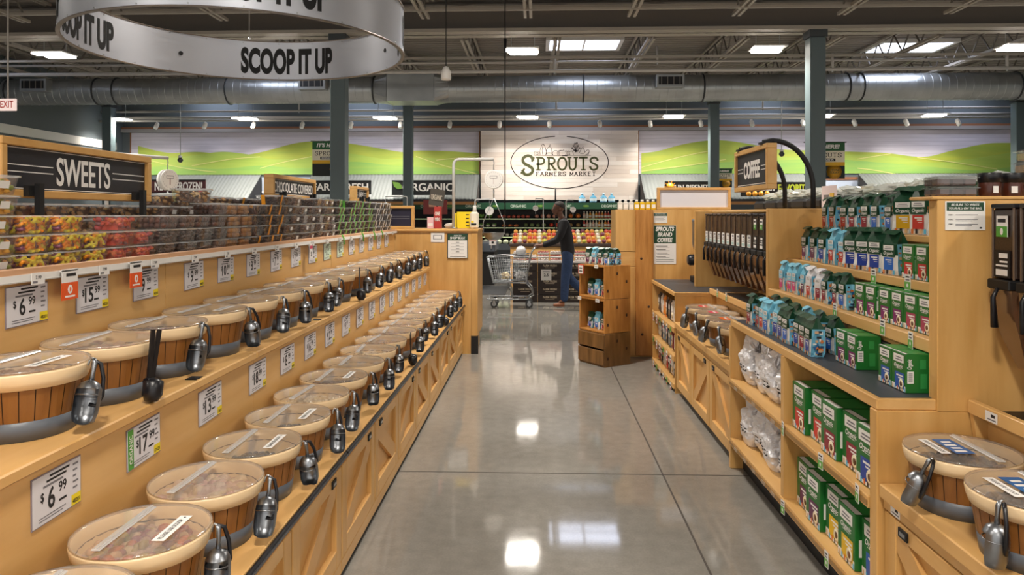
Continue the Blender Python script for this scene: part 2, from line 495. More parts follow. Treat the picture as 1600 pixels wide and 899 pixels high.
def spot():
    r = thing('track_spotlight', '', 'spotlight')
    rot = Matrix.Rotation(math.radians(-38), 3, 'X')
    MB().lathe([(.0, -.1), (.055, -.1), (.06, .05), (.045, .09), (.0, .095)], WHT, 14, (0, 0, -.1), rot).build('head', r)
    MB().tube([(0, 0, .0), (0, 0, -.08)], .012, WHT, 6).build('bracket', r)
    la = bpy.data.lights.new('lamp', 'SPOT'); la.energy = SPOT_W; la.spot_size = math.radians(75); la.spot_blend = .8; la.color = (1, .95, .9); la.shadow_soft_size = .05
    o = bpy.data.objects.new('lamp', la); COL.objects.link(o); o.parent = r; o.location = (0, .13, -.2); o.rotation_euler = (math.radians(38), 0, 0)
    return r
SP = Proto(spot)
for i in range(17):
    SP.put((-10.4 + 1.34 * i, 19.4, 4.07), 0, 'small white track spotlight aimed at the wall, %s from the dark side wall' % nth(i), 'spotlights on the track')
# ================================================================ left bulk counter
def brace_door(x, y0, y1, z0, z1, parent, side, flipz, handle=True):
    """framed door with a diagonal brace; side +1 faces +X, -1 faces -X"""
    b = MB(); t = .022 * side; w = .075; xb = x - t * 1.2
    b.bb(xb - .004, xb + .004, y0, y1, z0, z1, WD)
    for (a0, a1, c0, c1) in ((y0, y0 + w, z0, z1), (y1 - w, y1, z0, z1), (y0 + w, y1 - w, z0, z0 + w), (y0 + w, y1 - w, z1 - w * .7, z1)):
        b.bb(xb, x, a0, a1, c0, c1, WY if a1 - a0 > .2 else WZ, .003)
    p, q = (y0 + w, z0 + w), (y1 - w, z1 - w * .7)
    if flipz: p, q = (p[0], q[1]), (q[0], p[1])
    d = math.hypot(q[0] - p[0], q[1] - p[1]); nx, nz = -(q[1] - p[1]) / d * .042, (q[0] - p[0]) / d * .042
    ex, ez = (q[0] - p[0]) / d * .03, (q[1] - p[1]) / d * .03
    b.extrude([(p[0] + nx - 0 * ex, p[1] + nz), (p[0] - nx, p[1] - nz), (q[0] - nx, q[1] - nz), (q[0] + nx, q[1] + nz)], (xb, 0, 0), YA, ZA, (t * 1.05, 0, 0), WD)
    o = b.build('door', parent)
    if handle:
        h = MB(); ym = y0 + (y1 - y0) * (.2 if flipz else .8)
        h.bb(x - .002 * side, x + .006 * side, ym - .028, ym + .028, z1 - .042, z1 - .012, BLM); h.bb(x + .006 * side, x + .008 * side, ym - .018, ym + .018, z1 - .034, z1 - .022, STL)
        h.build('pull_handle', o)
    return o
LY0, LY1 = .55, 7.982
UN = (LY1 - LY0) / 3
for u in range(3):
    y0 = LY0 + u * UN + .002; y1 = y0 + UN - .004
    r = thing('bulk_display_counter', 'tiered maple bulk counter with braced doors, %s of three counted from the aisle start' % nth(u), 'display counter', (-1.2, (y0 + y1) / 2, 0), 0, 'tiered maple bulk counters')
    b = MB(); b.bb(-.85, -2.1, y0, y1, .05, .52, WZ); b.bb(-.828, -2.1, y0, y1, .03, .085, WY, .003); b.bb(-.828, -.86, y0, y1, .488, .523, WY, .003); b.build('base_cabinet', r)
    MB().bb(-.838, -2.1, y0, y1, 0, .03, BLM).build('toe_kick', r)
    MB().bb(-.812, -1.21, y0, y1, .523, .555, WY, .003).build('lower_shelf', r)
    b = MB(); b.bb(-.80, -.815, y0, y1, .522, .549, BLK, .005); b.bb(-.797, -.80, y0, y1, .531, .54, M('bumper groove', '#3a3a40', .3)); b.build('bumper_strip', r)
    MB().bb(-1.205, -1.225, y0, y1, .555, .936, WY).build('lower_riser', r)
    MB().bb(-1.19, -1.6, y0, y1, .936, .966, WY, .004).build('middle_shelf', r)
    MB().bb(-1.585, -1.605, y0, y1, .966, 1.345, WY).build('upper_riser', r)
    b = MB(); b.bb(-1.57, -2.12, y0, y1, 1.345, 1.365, WY); b.bb(-1.565, -1.58, y0, y1, 1.345, 1.386, M('rail lip wood', '#cfa07a', .4, var=.06, scale=6), .003); b.build('top_shelf', r)
    b = MB(); b.bb(-1.56, -1.566, y0, y1, 1.342, 1.366, WHT); b.bb(-1.557, -1.561, y0, y1, 1.343, 1.346, M('rail shade', '#b8b4ae', .4)); b.build('price_rail', r)
    MB().bb(-1.775, -2.12, y0, y1, 1.365, 1.47, WY).build('step_shelf', r)
    MB().bb(-2.12, -2.14, y0, y1, 0, 1.47, WY).build('back_panel', r)
    n = 4; dw = UN / n
    for i in range(n):
        brace_door(-.826, y0 + i * dw + .006, y0 + (i + 1) * dw - .008, .09, .486, r, 1, (i + u) % 2 == 0)
    for yy in (y0 + .9, y0 + 1.95):
        MB().bb(-1.1995, -1.24, yy, yy + .05, .9665, .969, BLM).build('shelf_clip', r)
# ---- end cabinet with the shop bulk sign
ec = thing('end_cabinet', 'tall maple end cabinet closing the bulk counter, carrying scale and boxes', 'cabinet', (-1.4, 8.35, 0))
b = MB(); b.bb(-2.15, -.70, 8.005, 8.7, .0, 1.36, WZ); b.build('carcass', ec)
b = MB(); b.bb(-.665, -.735, 8.0, 8.05, .0, 1.36, WZ, .003); b.bb(-.665, -.70, 8.05, 8.7, .2, 1.36, WZ, .003); b.build('corner_post', ec)
MB().bb(-2.17, -.655, 7.985, 8.71, 1.36, 1.387, WX, .004).build('top_board', ec)
MB().bb(-.66, -.738, 7.994, 8.05, 0, .2, BLM).build('kick_plate', ec)

# ---- bulk pails
def pail_kind(cont):
    def make():
        r = thing('bulk_pail', '', 'pail')
        n = 26
        b = MB(); r0, r1, z0, z1 = .129, .154, .004, .148
        b.lathe([(r0 - .003, z0), (r1 - .003, z1)], M('stave gap', '#3a2412', .7), 26, cap=False)
        for k in range(n):
            a0 = 2 * PI * (k + .035) / n; a1 = 2 * PI * (k + .965) / n; am = (a0 + a1) / 2; vs = []
            for (rr, z) in ((r0, z0), (r1, z1)):
                for a in (a0, am, a1): vs.append((rr * math.cos(a), rr * math.sin(a), z))
            b.add(vs, [(0, 1, 4, 3), (1, 2, 5, 4)], ST)
        b.build('stave_body', r)
        MB().lathe([(.1285, 0), (.131, 0), (.1385, .052), (.136, .052)], BAND, 36, cap=False).build('base_band', r)
        pr = [(.153, .137), (.158, .137), (.164, .155), (.167, .174), (.1655, .179), (.160, .179), (.156, .155), (.147, .14), (.136, .08)]
        MB().lathe(pr, CRM, 40, cap=False).build('rim', r)
        b = MB()
        b.lathe([(.161, .1795), (.1665, .1815), (.1655, .1865), (.158, .1845), (.15, .1825), (.0, .1835)], LIDC, 40, cap=False)
        b.build('lid', r)
        b = MB(); b.box((-.045, 0, .188), (.024, .26, .005), LIDB, None, .002); b.box((-.045, 0, .1915), (.009, .255, .003), LIDB); b.build('hinge_strip', r)
        cont(r)
        return r
    return make
def blob_fill(col, n, rad, colors=None, jit=.3, zc=.115, seed=1):
    def f(r):
        q = random.Random(seed); b = MB(); base = M('fill ' + col, col, .5, var=.25, scale=40)
        zo = zc - .02; ro = .1395 + .011 * min(1, max(0, (zo - .08) / .06)); b.lathe([(ro, zo), (.001, zc)], base, 40, cap=False)
        ms = [base] + [M('fill ' + c, c, .35) for c in (colors or [])]
        for i in range(n):
            a = q.uniform(0, 2 * PI); d = .128 * math.sqrt(q.random())
            b.sph((d * math.cos(a), d * math.sin(a), zc - .002 - .015 * d / .13 + q.uniform(-.003, .006)), rad * q.uniform(1 - jit, 1 + jit), q.choice(ms), 7, 4, (1, q.uniform(.8, 1.3), q.uniform(.6, 1)))
        o = b.build('contents', r); o['kind'] = 'stuff'
    return f
PAILS = [Proto(pail_kind(blob_fill(*a))) for a in (
    ('#c9a58c', 170, .013, ['#c46a4a', '#a88a3a', '#d8b89a', '#9a5a60', '#c9a58c'], .4, .15, 1),
    ('#d3b3a6', 130, .018, ['#d8bfae', '#c79c94', '#d8c0a0'], .4, .152, 2),
    ('#241c20', 240, .0095, ['#2c2226', '#1a1518'], .15, .118, 3),
    ('#ab8464', 150, .014, ['#c39a72', '#94694a'], .4, .148, 4),
    ('#5a4038', 150, .013, ['#6d5046', '#4a332c'], .3, .142, 5),
    ('#e3d3b8', 180, .010, ['#efe3cc', '#d9c4a0'], .3, .15, 6),
    ('#7d5a50', 140, .014, ['#8d6a78', '#694a42', '#a08070'], .4, .15, 7))]
PW = ['pale mixed candy', 'soft pink candy', 'black beans', 'golden pieces', 'dark chocolates', 'cream pieces', 'dusky mixed sweets']
SCOOPW = M('scoop steel', '#8f9297', .34, 1)
def scoop():
    r = thing('scoop', '', 'scoop')
    b = MB(); pr = [(.0005, -.165), (.016, -.163), (.03, -.155), (.036, -.13), (.037, -.085), (.035, -.06), (.027, -.042), (.013, -.033), (.0005, -.03)]
    n = 20; vs = []; 
    for (rr, z) in pr:
        for k in range(n): vs.append((rr * math.cos(2 * PI * k / n), rr * math.sin(2 * PI * k / n), z))
    fs = []
    for i in range(len(pr) - 1):
        for k in range(n):
            if i < 5 and n * .55 < k < n * .95: continue
            fs.append((i * n + k, i * n + (k + 1) % n, (i + 1) * n + (k + 1) % n, (i + 1) * n + k))
    b.add(vs, fs, SCOOPW, True); b.tube([(.035 * math.cos(a), .035 * math.sin(a), -.078) for a in [2 * PI * k / 20 for k in range(20)]], .0022, SCOOPW, 6, closed=True)
    b.build('bowl', r)
    b = MB(); b.tube([(0, 0, -.034), (.001, 0, -.005), (.0, 0, .022), (-.004, 0, .034)], [.008, .0065, .0085, .006], SCOOPW, 8)
    b.tube([(-.004, .0, .034), (-.014, .004, .037), (-.02, .005, .028), (-.021, .004, .014)], .0035, STL, 6); b.build('handle', r)
    b = MB(); b.tube([(-.01, .01, .03), (.008, .022, .022), (.018, .034, -.02), (.022, .04, -.075), (.012, .036, -.105), (-.008, .03, -.1)], .0062, BLK, 8)
    b.build('tether', r)
    return r
SCOOP = Proto(scoop)
def tongs():
    r = thing('serving_tongs', '', 'tongs')
    b = MB()
    for s_ in (-1, 1): b.bar((0, s_ * .006, -.12), (.0, s_ * .014, .06), .017, .006, BLK, (1, 0, 0))
    b.build('arms', r); MB().tube([(0, -.02, -.1), (0, .02, -.1)], .012, BLK, 8).build('pivot', r)
    MB().lathe([(.018, -.16), (.03, -.14), (.03, -.1), (.012, -.09)], BLK, 12, (.012, 0, 0)).build('cup_tip', r)
    return r
TONGS = Proto(tongs)
def sticker_on(p, kind):
    b = MB()
    if kind == 'scoop':
        b.bb(.062, .094, -.075, .075, .1885, .1890, PAP)
        b.text('PLEASE USE SCOOP', (.083, -.008, .1894), (0, 1, 0), (-1, 0, 0), .012, INK, w=.115, bold=.02)
        b.sph((.078, .064, .189), .004, INK, 6, 3, (1, 1, .15))
        o = b.build('sticker')
    elif kind == 'blue':
        b.bb(-.01, .05, -.085, .06, .1885, .1890, M('blue print', '#1f5f9c', .4))
        for k in range(4): b.bb(.005, .035 + .006 * (k % 2), -.06 + k * .03, -.045 + k * .03, .1891, .1893, PAP)
        b.bb(.065, .095, -.08, .06, .1885, .1890, PAP); b.text('PLEASE USE SCOOP', (.085, -.01, .1893), (0, 1, 0), (-1, 0, 0), .011, INK, w=.115, bold=.02)
        o = b.build('sticker')
    else:
        b.bb(.0, .06, -.06, .06, .1885, .1890, M('sticker ' + kind, kind, .4)); b.bb(.015, .03, -.045, .045, .1891, .1893, PAP)
        o = b.build('sticker')
    o.parent = p
def place_pail(x, y, z, k, where, i, face, scoopa, sticker=None, tool='scoop'):
    rz = 0 if face > 0 else PI
    p = PAILS[k].put((x, y, z), rz + (R.uniform(-.1, .1) if not sticker else 0), 'wooden pail of %s, %s' % (PW[k], where), 'bulk pails')
    if sticker: sticker_on(p, sticker)
    a = scoopa; d = .193
    w2 = where.replace('pail ', '')
    if tool == 'scoop':
        SCOOP.put((x + d * math.cos(a), y + d * math.sin(a), z + .162), a, 'steel scoop on the pail ' + w2, 'scoops on the pails', .88).rotation_euler.x = R.uniform(-.45, .3)
    else:
        TONGS.put((x + d * math.cos(a), y + d * math.sin(a), z + .162), a, 'black tongs on the pail ' + w2, 'tongs on the pails').rotation_euler.x = R.uniform(-.5, .5)
lowk = [1, 0, 1, 2, 2, 5, 4, 2, 5, 3, 6, 3, 4, 1, 5, 3, 0]
for i in range(18):
    y = 1.47 + .355 * i
    if y > 7.8: break
    st = {1: 'scoop', 3: 'scoop', 4: 'scoop', 6: 'scoop'}.get(i)
    place_pail(-1.015 + R.uniform(-.008, .008), y + R.uniform(-.006, .006), .5555, lowk[i % 17], '%s on the lower shelf from the aisle start' % nth(i), i, 1, R.uniform(-.05, .5) if i else -.3, st, 'tongs' if i in (9, 14) else 'scoop')
midk = [3, 1, 6, 4, 6, 6, 4, 0, 4, 6, 3, 5, 3, 1, 3, 5, 3]
for i in range(18):
    y = 1.9 + .365 * i
    if y > 7.8: break
    st = {0: 'scoop', 3: 'scoop'}.get(i)
    place_pail(-1.395 + R.uniform(-.004, .004), y + R.uniform(-.008, .008), .9665, midk[i % 17], '%s on the middle shelf from the aisle start' % nth(i), i, 1, R.uniform(-.35, .3), st, 'tongs' if i in (1, 8) else 'scoop')

# ---- price cards on the risers
PRICES = {}
def price_card(price, cents, organic, code, tint=None):
    k = (price, cents, organic, tint)
    if k in PRICES: return PRICES[k]
    b = MB(); w, h = .18, .118; fr = M('tag sleeve', '#8c7f86', .3)
    b.bb(0, .0025, -w / 2 - .003, w / 2 + .003, -h / 2 - .003, h / 2 + .003, fr)
    b.bb(.0025, .0035, -w / 2, w / 2, -h / 2, h / 2, M('tag paper ' + (tint or ''), tint or '#d9d6da', .45))
    x = .004
    if organic:
        b.poly([(x, -w / 2, -h / 2), (x, -w / 2 + .03, -h / 2), (x, -w / 2 + .03, h / 2), (x, -w / 2, h / 2)], GRN)
        b.text('ORGANIC', (x + .0004, -w / 2 + .024, -.0), (0, 0, 1), (0, -1, 0), .017, PAP, w=.085, bold=.02)
    for j in range(3): b.poly([(x, -.03 - .012 * j, .048 - j * .0105), (x, .045 - .012 * j, .048 - j * .0105), (x, .045 - .012 * j, .0535 - j * .0105), (x, -.03 - .012 * j, .0535 - j * .0105)], INK if j < 2 else GRY)
    o = -.012 if not organic else .006
    b.text('$', (x, o - .045, -.004), YA, ZA, .022, INK, bold=.03, sq=.8)
    b.text(price, (x, o - .012, -.028), YA, ZA, .05, INK, w=.026 if len(price) == 1 else .048, bold=.022)
    b.text(cents, (x, o + .03 + (.006 if len(price) > 1 else 0), -.001), YA, ZA, .024, INK, w=.03, bold=.022)
    b.poly([(x, o + .016, -.026), (x, o + .045, -.026), (x, o + .045, -.02), (x, o + .016, -.02)], INK)
    for j in range(5): b.poly([(x, .058, .045 - j * .015), (x, .08 - .004 * (j % 3), .045 - j * .015), (x, .08 - .004 * (j % 3), .05 - j * .015), (x, .058, .05 - j * .015)], GRY)
    for j in range(2): b.poly([(x, -.07, -.044 - j * .007), (x, .03 - .01 * j, -.044 - j * .007), (x, .03 - .01 * j, -.0415 - j * .007), (x, -.07, -.0415 - j * .007)], GRY)
    b.poly([(x, .052, -h / 2), (x, w / 2, -h / 2), (x, w / 2, -h / 2 + .028), (x, .052, -h / 2 + .028)], YEL)
    b.text(code, (x + .0004, .071, -h / 2 + .006), YA, ZA, .01, INK, w=.03, bold=.02)
    PRICES[k] = b
    return b
CARDS = {}
def put_card(loc, price, cents, org, code, tint, label, group, rz=0, rx=0):
    k = (price, cents, org, tint)
    if k in CARDS: o = CARDS[k].copy(); COL.objects.link(o)
    else: o = price_card(price, cents, org, code, tint).build('price_card'); CARDS[k] = o
    o.location = loc; o.rotation_euler = (rx, 0, rz)
    return props(o, label, 'price tag', group)
up = [('6', '99', 0), ('15', '99', 0), ('9', '99', 0), ('9', '99', 0), ('10', '99', 0), ('8', '99', 0), ('7', '99', 0), ('7', '99', 0), ('7', '49', 0), ('8', '49', 2), ('8', '49', 2)]
ys = [2.19, 2.52, 2.87, 3.28, 3.62] + [3.62 + .355 * i for i in range(1, 13)]
for i, y in enumerate(ys):
    if y > 7.85: break
    p = up[i] if i < len(up) else ('7', '99', 0)
    put_card((-1.5845, y, 1.27), p[0], p[1], 0, '48201', '#cfe3cf' if p[2] else None, 'price card below the top rail reading %s dollars, %s from the aisle start' % ({'6': 'six', '15': 'fifteen', '9': 'nine', '10': 'ten', '8': 'eight', '7': 'seven'}[p[0]], nth(i)), 'price cards under the top rail', 0, R.uniform(-.03, .03))
lo = [('8', '99', 0), ('6', '99', 0), ('17', '99', 1), ('13', '99', 0), ('18', '99', 0), ('8', '99', 0), ('16', '99', 0), ('12', '99', 0)]
ys = [1.42, 1.77, 2.17, 2.62, 3.07, 3.44, 3.79, 4.15] + [4.15 + .355 * i for i in range(1, 11)]
for i, y in enumerate(ys):
    p = lo[i] if i < len(lo) else ('9', '99', 0)
    put_card((-1.2045, y, .855), p[0], p[1], p[2], '17623', None, 'price card reading %s dollars on the lower riser, %s from the aisle start' % ({'6': 'six', '17': 'seventeen', '13': 'thirteen', '18': 'eighteen', '9': 'nine', '8': 'eight', '16': 'sixteen', '12': 'twelve'}[p[0]], nth(i)), 'price cards on the lower riser', 0, R.uniform(-.03, .03))
# small tickets in the rail, orange hanging tags
def ticket():
    b = MB(); b.bb(0, .002, -.03, .03, -.02, .016, PAP); b.text('7.99', (.0024, 0, -.004), YA, ZA, .011, INK, bold=.02); b.bb(.002, .0024, -.024, -.004, -.016, -.009, GRY)
    return b.build('rail_ticket')
tk = None
for i in range(17):
    y = 2.2 + .345 * i
    if tk is None: o = tk = ticket()
    else: o = tk.copy(); COL.objects.link(o)
    o.location = (-1.5565, y, 1.352)
    props(o, 'small white price ticket clipped in the top rail, %s from the aisle start' % nth(i), 'price tag', 'tickets in the top rail')
ORG = M('orange tag', '#e2571e', .45)
for i, y in enumerate((2.34, 2.735)):
    b = MB(); b.bb(-1.548, -1.546, y - .042, y + .042, 1.268, 1.325, ORG); b.bb(-1.548, -1.546, y - .04, y + .04, 1.325, 1.37, PAP)
    b.bb(-1.5458, -1.5455, y - .02, y + .03, 1.345, 1.355, INK); b.sph((-1.5455, y, 1.302), .013, PAP, 12, 4, (.05, 1, 1.2)); b.sph((-1.545, y, 1.302), .006, ORG, 8, 4, (.06, .8, 1.3)); b.bb(-1.5458, -1.5455, y - .025, y + .025, 1.276, 1.282, PAP)
    b.bb(-1.556, -1.546, y - .04, y + .04, 1.362, 1.366, PAP)
    props(b.build('shelf_flag'), ('orange and white tag hanging from the top rail below the yellow gummies', 'orange and white tag hanging from the top rail below the red gummies')[i], 'price tag', 'orange rail tags')
b = MB(); b.bb(-1.548, -1.5455, 4.86, 4.92, 1.25, 1.33, PAP); b.bb(-1.5454, -1.5452, 4.86, 4.92, 1.315, 1.335, M('pink red', '#c8355a', .5)); b.text('$', (-1.545, 4.89, 1.265), YA, ZA, .03, INK, bold=.03); b.bb(-1.556, -1.546, 4.865, 4.915, 1.33, 1.35, PAP)
props(b.build('shelf_flag'), 'white tag with pink head hanging from the top rail near dark chocolates', 'price tag')
GRS = M('lime green strap', '#6cc24a', .45)
for i, y in enumerate((5.7, 6.35, 6.8, 7.15)):
    b = MB(); b.tube([(-1.553, y, 1.385), (-1.545, y + .02, 1.36), (-1.55, y + .05, 1.31)], .006, GRS, 6)
    props(b.build('loose_strap'), 'lime green strap dangling over the top rail, %s from the aisle start' % nth(i), 'strap', 'dangling lime straps')

# ---- clear tubs of sweets on the top shelf
TW, TH = .158, .0545
def tub(kind, cols, strap=None, label=False, seed=1, h=TH):
    def make():
        q = random.Random(seed); r = thing('sweets_tub', '', 'tub')
        b = MB(); a, c = .063, .073; 
        vs = []; n = 4
        def ringp(w, z, cr=.026):
            o = []
            for (sx, sy, a0) in ((1, 1, 0), (-1, 1, 90), (-1, -1, 180), (1, -1, 270)):
                for t in (0, 45, 90):
                    w_ = math.radians(a0 + t); o.append((sx * (w - cr) + cr * math.cos(w_), sy * (w - cr) + cr * math.sin(w_), z))
            return o
        A, B = ringp(a, .001), ringp(c, h)
        b.add(A + B, [list(range(12))[::-1]] + [(k, (k + 1) % 12, 12 + (k + 1) % 12, 12 + k) for k in range(12)], TUBC)
        b.build('container', r)
        b = MB(); C1, C2, C3 = ringp(.0775, h), ringp(.0775, h + .005), ringp(.07, h + .0055)
        b.add(C1 + C2 + C3, [(k, (k + 1) % 12, 12 + (k + 1) % 12, 12 + k) for k in range(12)] + [(12 + k, 12 + (k + 1) % 12, 24 + (k + 1) % 12, 24 + k) for k in range(12)], LIDT); b.poly(C3, TUBC)
        b.build('lid', r)
        b = MB(); ms = [M('sweet ' + x, x, .45) for x in cols]; g = .060; zt = h - .002
        b.bb(-g + .016, g - .016, -g + .016, g - .016, .003, zt - .016, ms[-1] if kind == 'worm' else ms[0])
        if kind == 'worm':
            for i in range(52):
                side = q.choice('xyt'); p = Vector((q.uniform(-g, g) * .7, q.uniform(-g, g) * .7, q.uniform(.01, zt - .006)))
                if side == 'x': p.x = g * .93
                elif side == 'y': p.y = -g * .93
                else: p.z = zt - .005
                d = Vector((q.uniform(-1, 1), q.uniform(-1, 1), q.uniform(-.6, .6))).normalized(); e = d.orthogonal()
                pts = []
                for t in range(6):
                    v = p + d * (t - 2.5) * .013 + e * .008 * math.sin(t * 1.4)
                    pts.append((max(-g, min(g, v.x)), max(-g, min(g, v.y)), max(.007, min(zt, v.z))))
                b.tube(pts, .0062, ms[i % len(ms)], 6)
        elif kind == 'ball':
            rad = .0135
            for ix in range(-2, 3):
                for iy in range(-2, 3):
                    for iz in range(2):
                        if ix < 2 and iy > -2 and iz < 1: continue
                        b.sph((ix * .0245 + q.uniform(-.002, .002), iy * .0245 + q.uniform(-.002, .002), .0155 + iz * .022), rad * q.uniform(.92, 1.06), ms[q.randrange(len(ms))], 9, 6)
        elif kind == 'ring':
            for i in range(22):
                p = Vector((q.choice((g * .85, q.uniform(-g, g) * .8)), q.choice((-g * .85, q.uniform(-g, g) * .8)), q.uniform(.012, zt - .008)))
                rm = Matrix.Rotation(q.uniform(0, 3), 3, 'Z') @ Matrix.Rotation(q.uniform(.6, 1.5), 3, 'X')
                pts = []
                for k in range(10):
                    v = p + rm @ Vector((.013 * math.cos(k * PI / 5), .013 * math.sin(k * PI / 5), 0)); pts.append((max(-g, min(g, v.x)), max(-g, min(g, v.y)), max(.006, min(zt, v.z))))
                b.tube(pts, .0045, ms[i % len(ms)], 5, closed=True)
        else:
            for i in range(46):
                s_ = q.choice('xyt'); p = [q.uniform(-g, g) * .9, q.uniform(-g, g) * .9, q.uniform(.01, zt - .008)]
                if s_ == 'x': p[0] = g * .86
                elif s_ == 'y': p[1] = -g * .86
                else: p[2] = zt - .01
                rm = Matrix.Rotation(q.uniform(0, 3), 3, (q.random(), q.random(), .3))
                b.sph(p, .0105 * q.uniform(.8, 1.15), ms[i % len(ms)], 6, 4, (1.2, .9, .65), rm)
        o = b.build('contents', r); o['kind'] = 'stuff'
        if strap:
            m = M('strap ' + strap, strap, .45)
            for ax in (0, 1):
                b = MB(); w0, w1 = (-.02, .006) if ax == 0 else (-.032, -.008); e = 1 if ax == 0 else -1; vs = []
                for (p, zz) in ((a + .0015, .002), (c + .0048, h), (c + .0055, h + .0062), (.03, h + .0068)):
                    vs += [(e * p, w0, zz), (e * p, w1, zz)] if ax == 0 else [(w0, e * p, zz), (w1, e * p, zz)]
                b.add(vs, [(2 * i, 2 * i + 1, 2 * i + 3, 2 * i + 2) for i in range(3)], m)
                b.build('strap', r)
        if label:
            b = MB(); b.add([(a + .006, -.02, .02), (a + .006, .02, .02), (c + .001, .02, .042), (c + .001, -.02, .042)], [(0, 1, 2, 3)], PAP); b.build('label', r)
        return r
    return Proto(make)
TUBS = {
 'peach': (tub('chunk', ['#e0a01c', '#e8b52a', '#d8902a', '#7d8a2a'], None, True, 1), 'yellow peach gummies'),
 'worm': (tub('worm', ['#e8c81e', '#f08a1e', '#e8d84a', '#7a3f52', '#f5a02c'], None, False, 2), 'yellow and orange gummy worms'),
 'worm2': (tub('worm', ['#f0d224', '#e9d63e', '#f09a20', '#8a4a58'], None, False, 12), 'bright yellow gummy worms'),
 'red': (tub('chunk', ['#d8503a', '#c24a4a', '#e0703c', '#8f5a5a'], None, False, 3), 'red gummy bears'),
 'choc': (tub('chunk', ['#4a342c', '#5e463c', '#3a2822'], None, False, 4), 'dark chocolate pieces'),
 'choc2': (tub('chunk', ['#6a5046', '#7d5f50', '#553d34'], None, True, 14), 'milk chocolate clusters'),
 'balls': (tub('ball', ['#5a3628', '#6b4232', '#4a2a20'], None, False, 5), 'dark malt balls'),
 'tan': (tub('ball', ['#a86f34', '#b9803f', '#96602c'], None, False, 6), 'caramel brown balls'),
 'rings': (tub('ring', ['#4c342c', '#5e4238'], None, False, 7), 'chocolate pretzel rings'),
 'orange': (tub('chunk', ['#3a2620', '#4d342b'], '#f0a022', False, 8), 'dark chocolates with orange strap'),
 'green': (tub('chunk', ['#2c1d18', '#3a2821'], '#6cc24a', False, 9), 'dark chocolates with lime green strap'),
 'white': (tub('chunk', ['#241a18', '#30221f'], '#ecebe8', False, 10), 'dark chocolates with white strap'),
 'nuts': (tub('chunk', ['#6b4526', '#3a2418', '#b88a50', '#c9a468'], None, False, 13), 'mixed nuts and chocolate')}
def kind_at(y, layer, row):
    if y < 2.15: return 'peach'
    if y < 2.5: return 'worm' if layer % 3 else 'worm2'
    if y < 2.68: return 'worm2' if layer < 2 else 'red'
    if y < 2.97: return 'red'
    if y < 3.5: return 'choc' if layer < 2 else 'balls'
    if y < 3.75: return 'balls' if layer != 1 else 'choc'
    if y < 4.05: return 'tan'
    if y < 4.2: return 'rings' if layer else 'orange'
    if y < 4.55: return 'orange'
    if y < 5.55: return ('choc2', 'choc')[(layer + int(y * 6)) % 2]
    if y < 5.75: return 'choc2'
    if y < 7.1: return 'green'
    return 'white'
def col_layers(y):
    if y < 2.15: return 5
    if y < 2.5: return 3
    if y < 2.97: return 2 + (y > 2.6 and y < 2.8)
    if y < 3.5: return 3
    if y < 4.05: return 4
    if y < 4.3: return 4
    if y < 4.6: return 5
    if y < 7.6: return 5 if int(y * 3.1) % 3 else 4
    return 5
y = 1.93; ci = 0; P = .0605
while y < 7.9:
    for L in range(col_layers(y)):
        k = kind_at(y, L, 0); pr, w = TUBS[k]
        pr.put((-1.664 + R.uniform(-.011, .011), y + R.uniform(-.003, .003), 1.3655 + P * L), R.uniform(-.035, .035) + PI / 2 * 0, 'tub of %s, %s stack of front row, %s from bottom' % (w, nth(ci), nth(L)), 'tubs in the front row')
    y += .167; ci += 1
y = 2.02; ci = 0
while y < 7.9:
    n2 = 2 if y < 2.9 else (3 if y < 4.2 else 3)
    if 2.25 < y < 3.42 : n2 = 2
    for L in range(n2):
        k = ('nuts' if y < 3.4 else ('nuts', 'choc2')[L % 2] if y < 4.3 else kind_at(y, L, 1)); pr, w = TUBS[k]
        pr.put((-1.885 + R.uniform(-.012, .012), y + R.uniform(-.003, .003), 1.4705 + P * L), R.uniform(-.03, .03), 'tub of %s, %s stack of back row, %s from bottom' % (w, nth(ci), nth(L)), 'tubs in the back row')
    y += .169; ci += 1
TUBS['nuts'][0].put((-1.68, 3.46, 1.3655 + P * 4), .3, 'clear tub of mixed nuts alone on the chocolate stacks beside the sweets sign', 'tubs in the front row', (1.15, 1.15, 1.1))

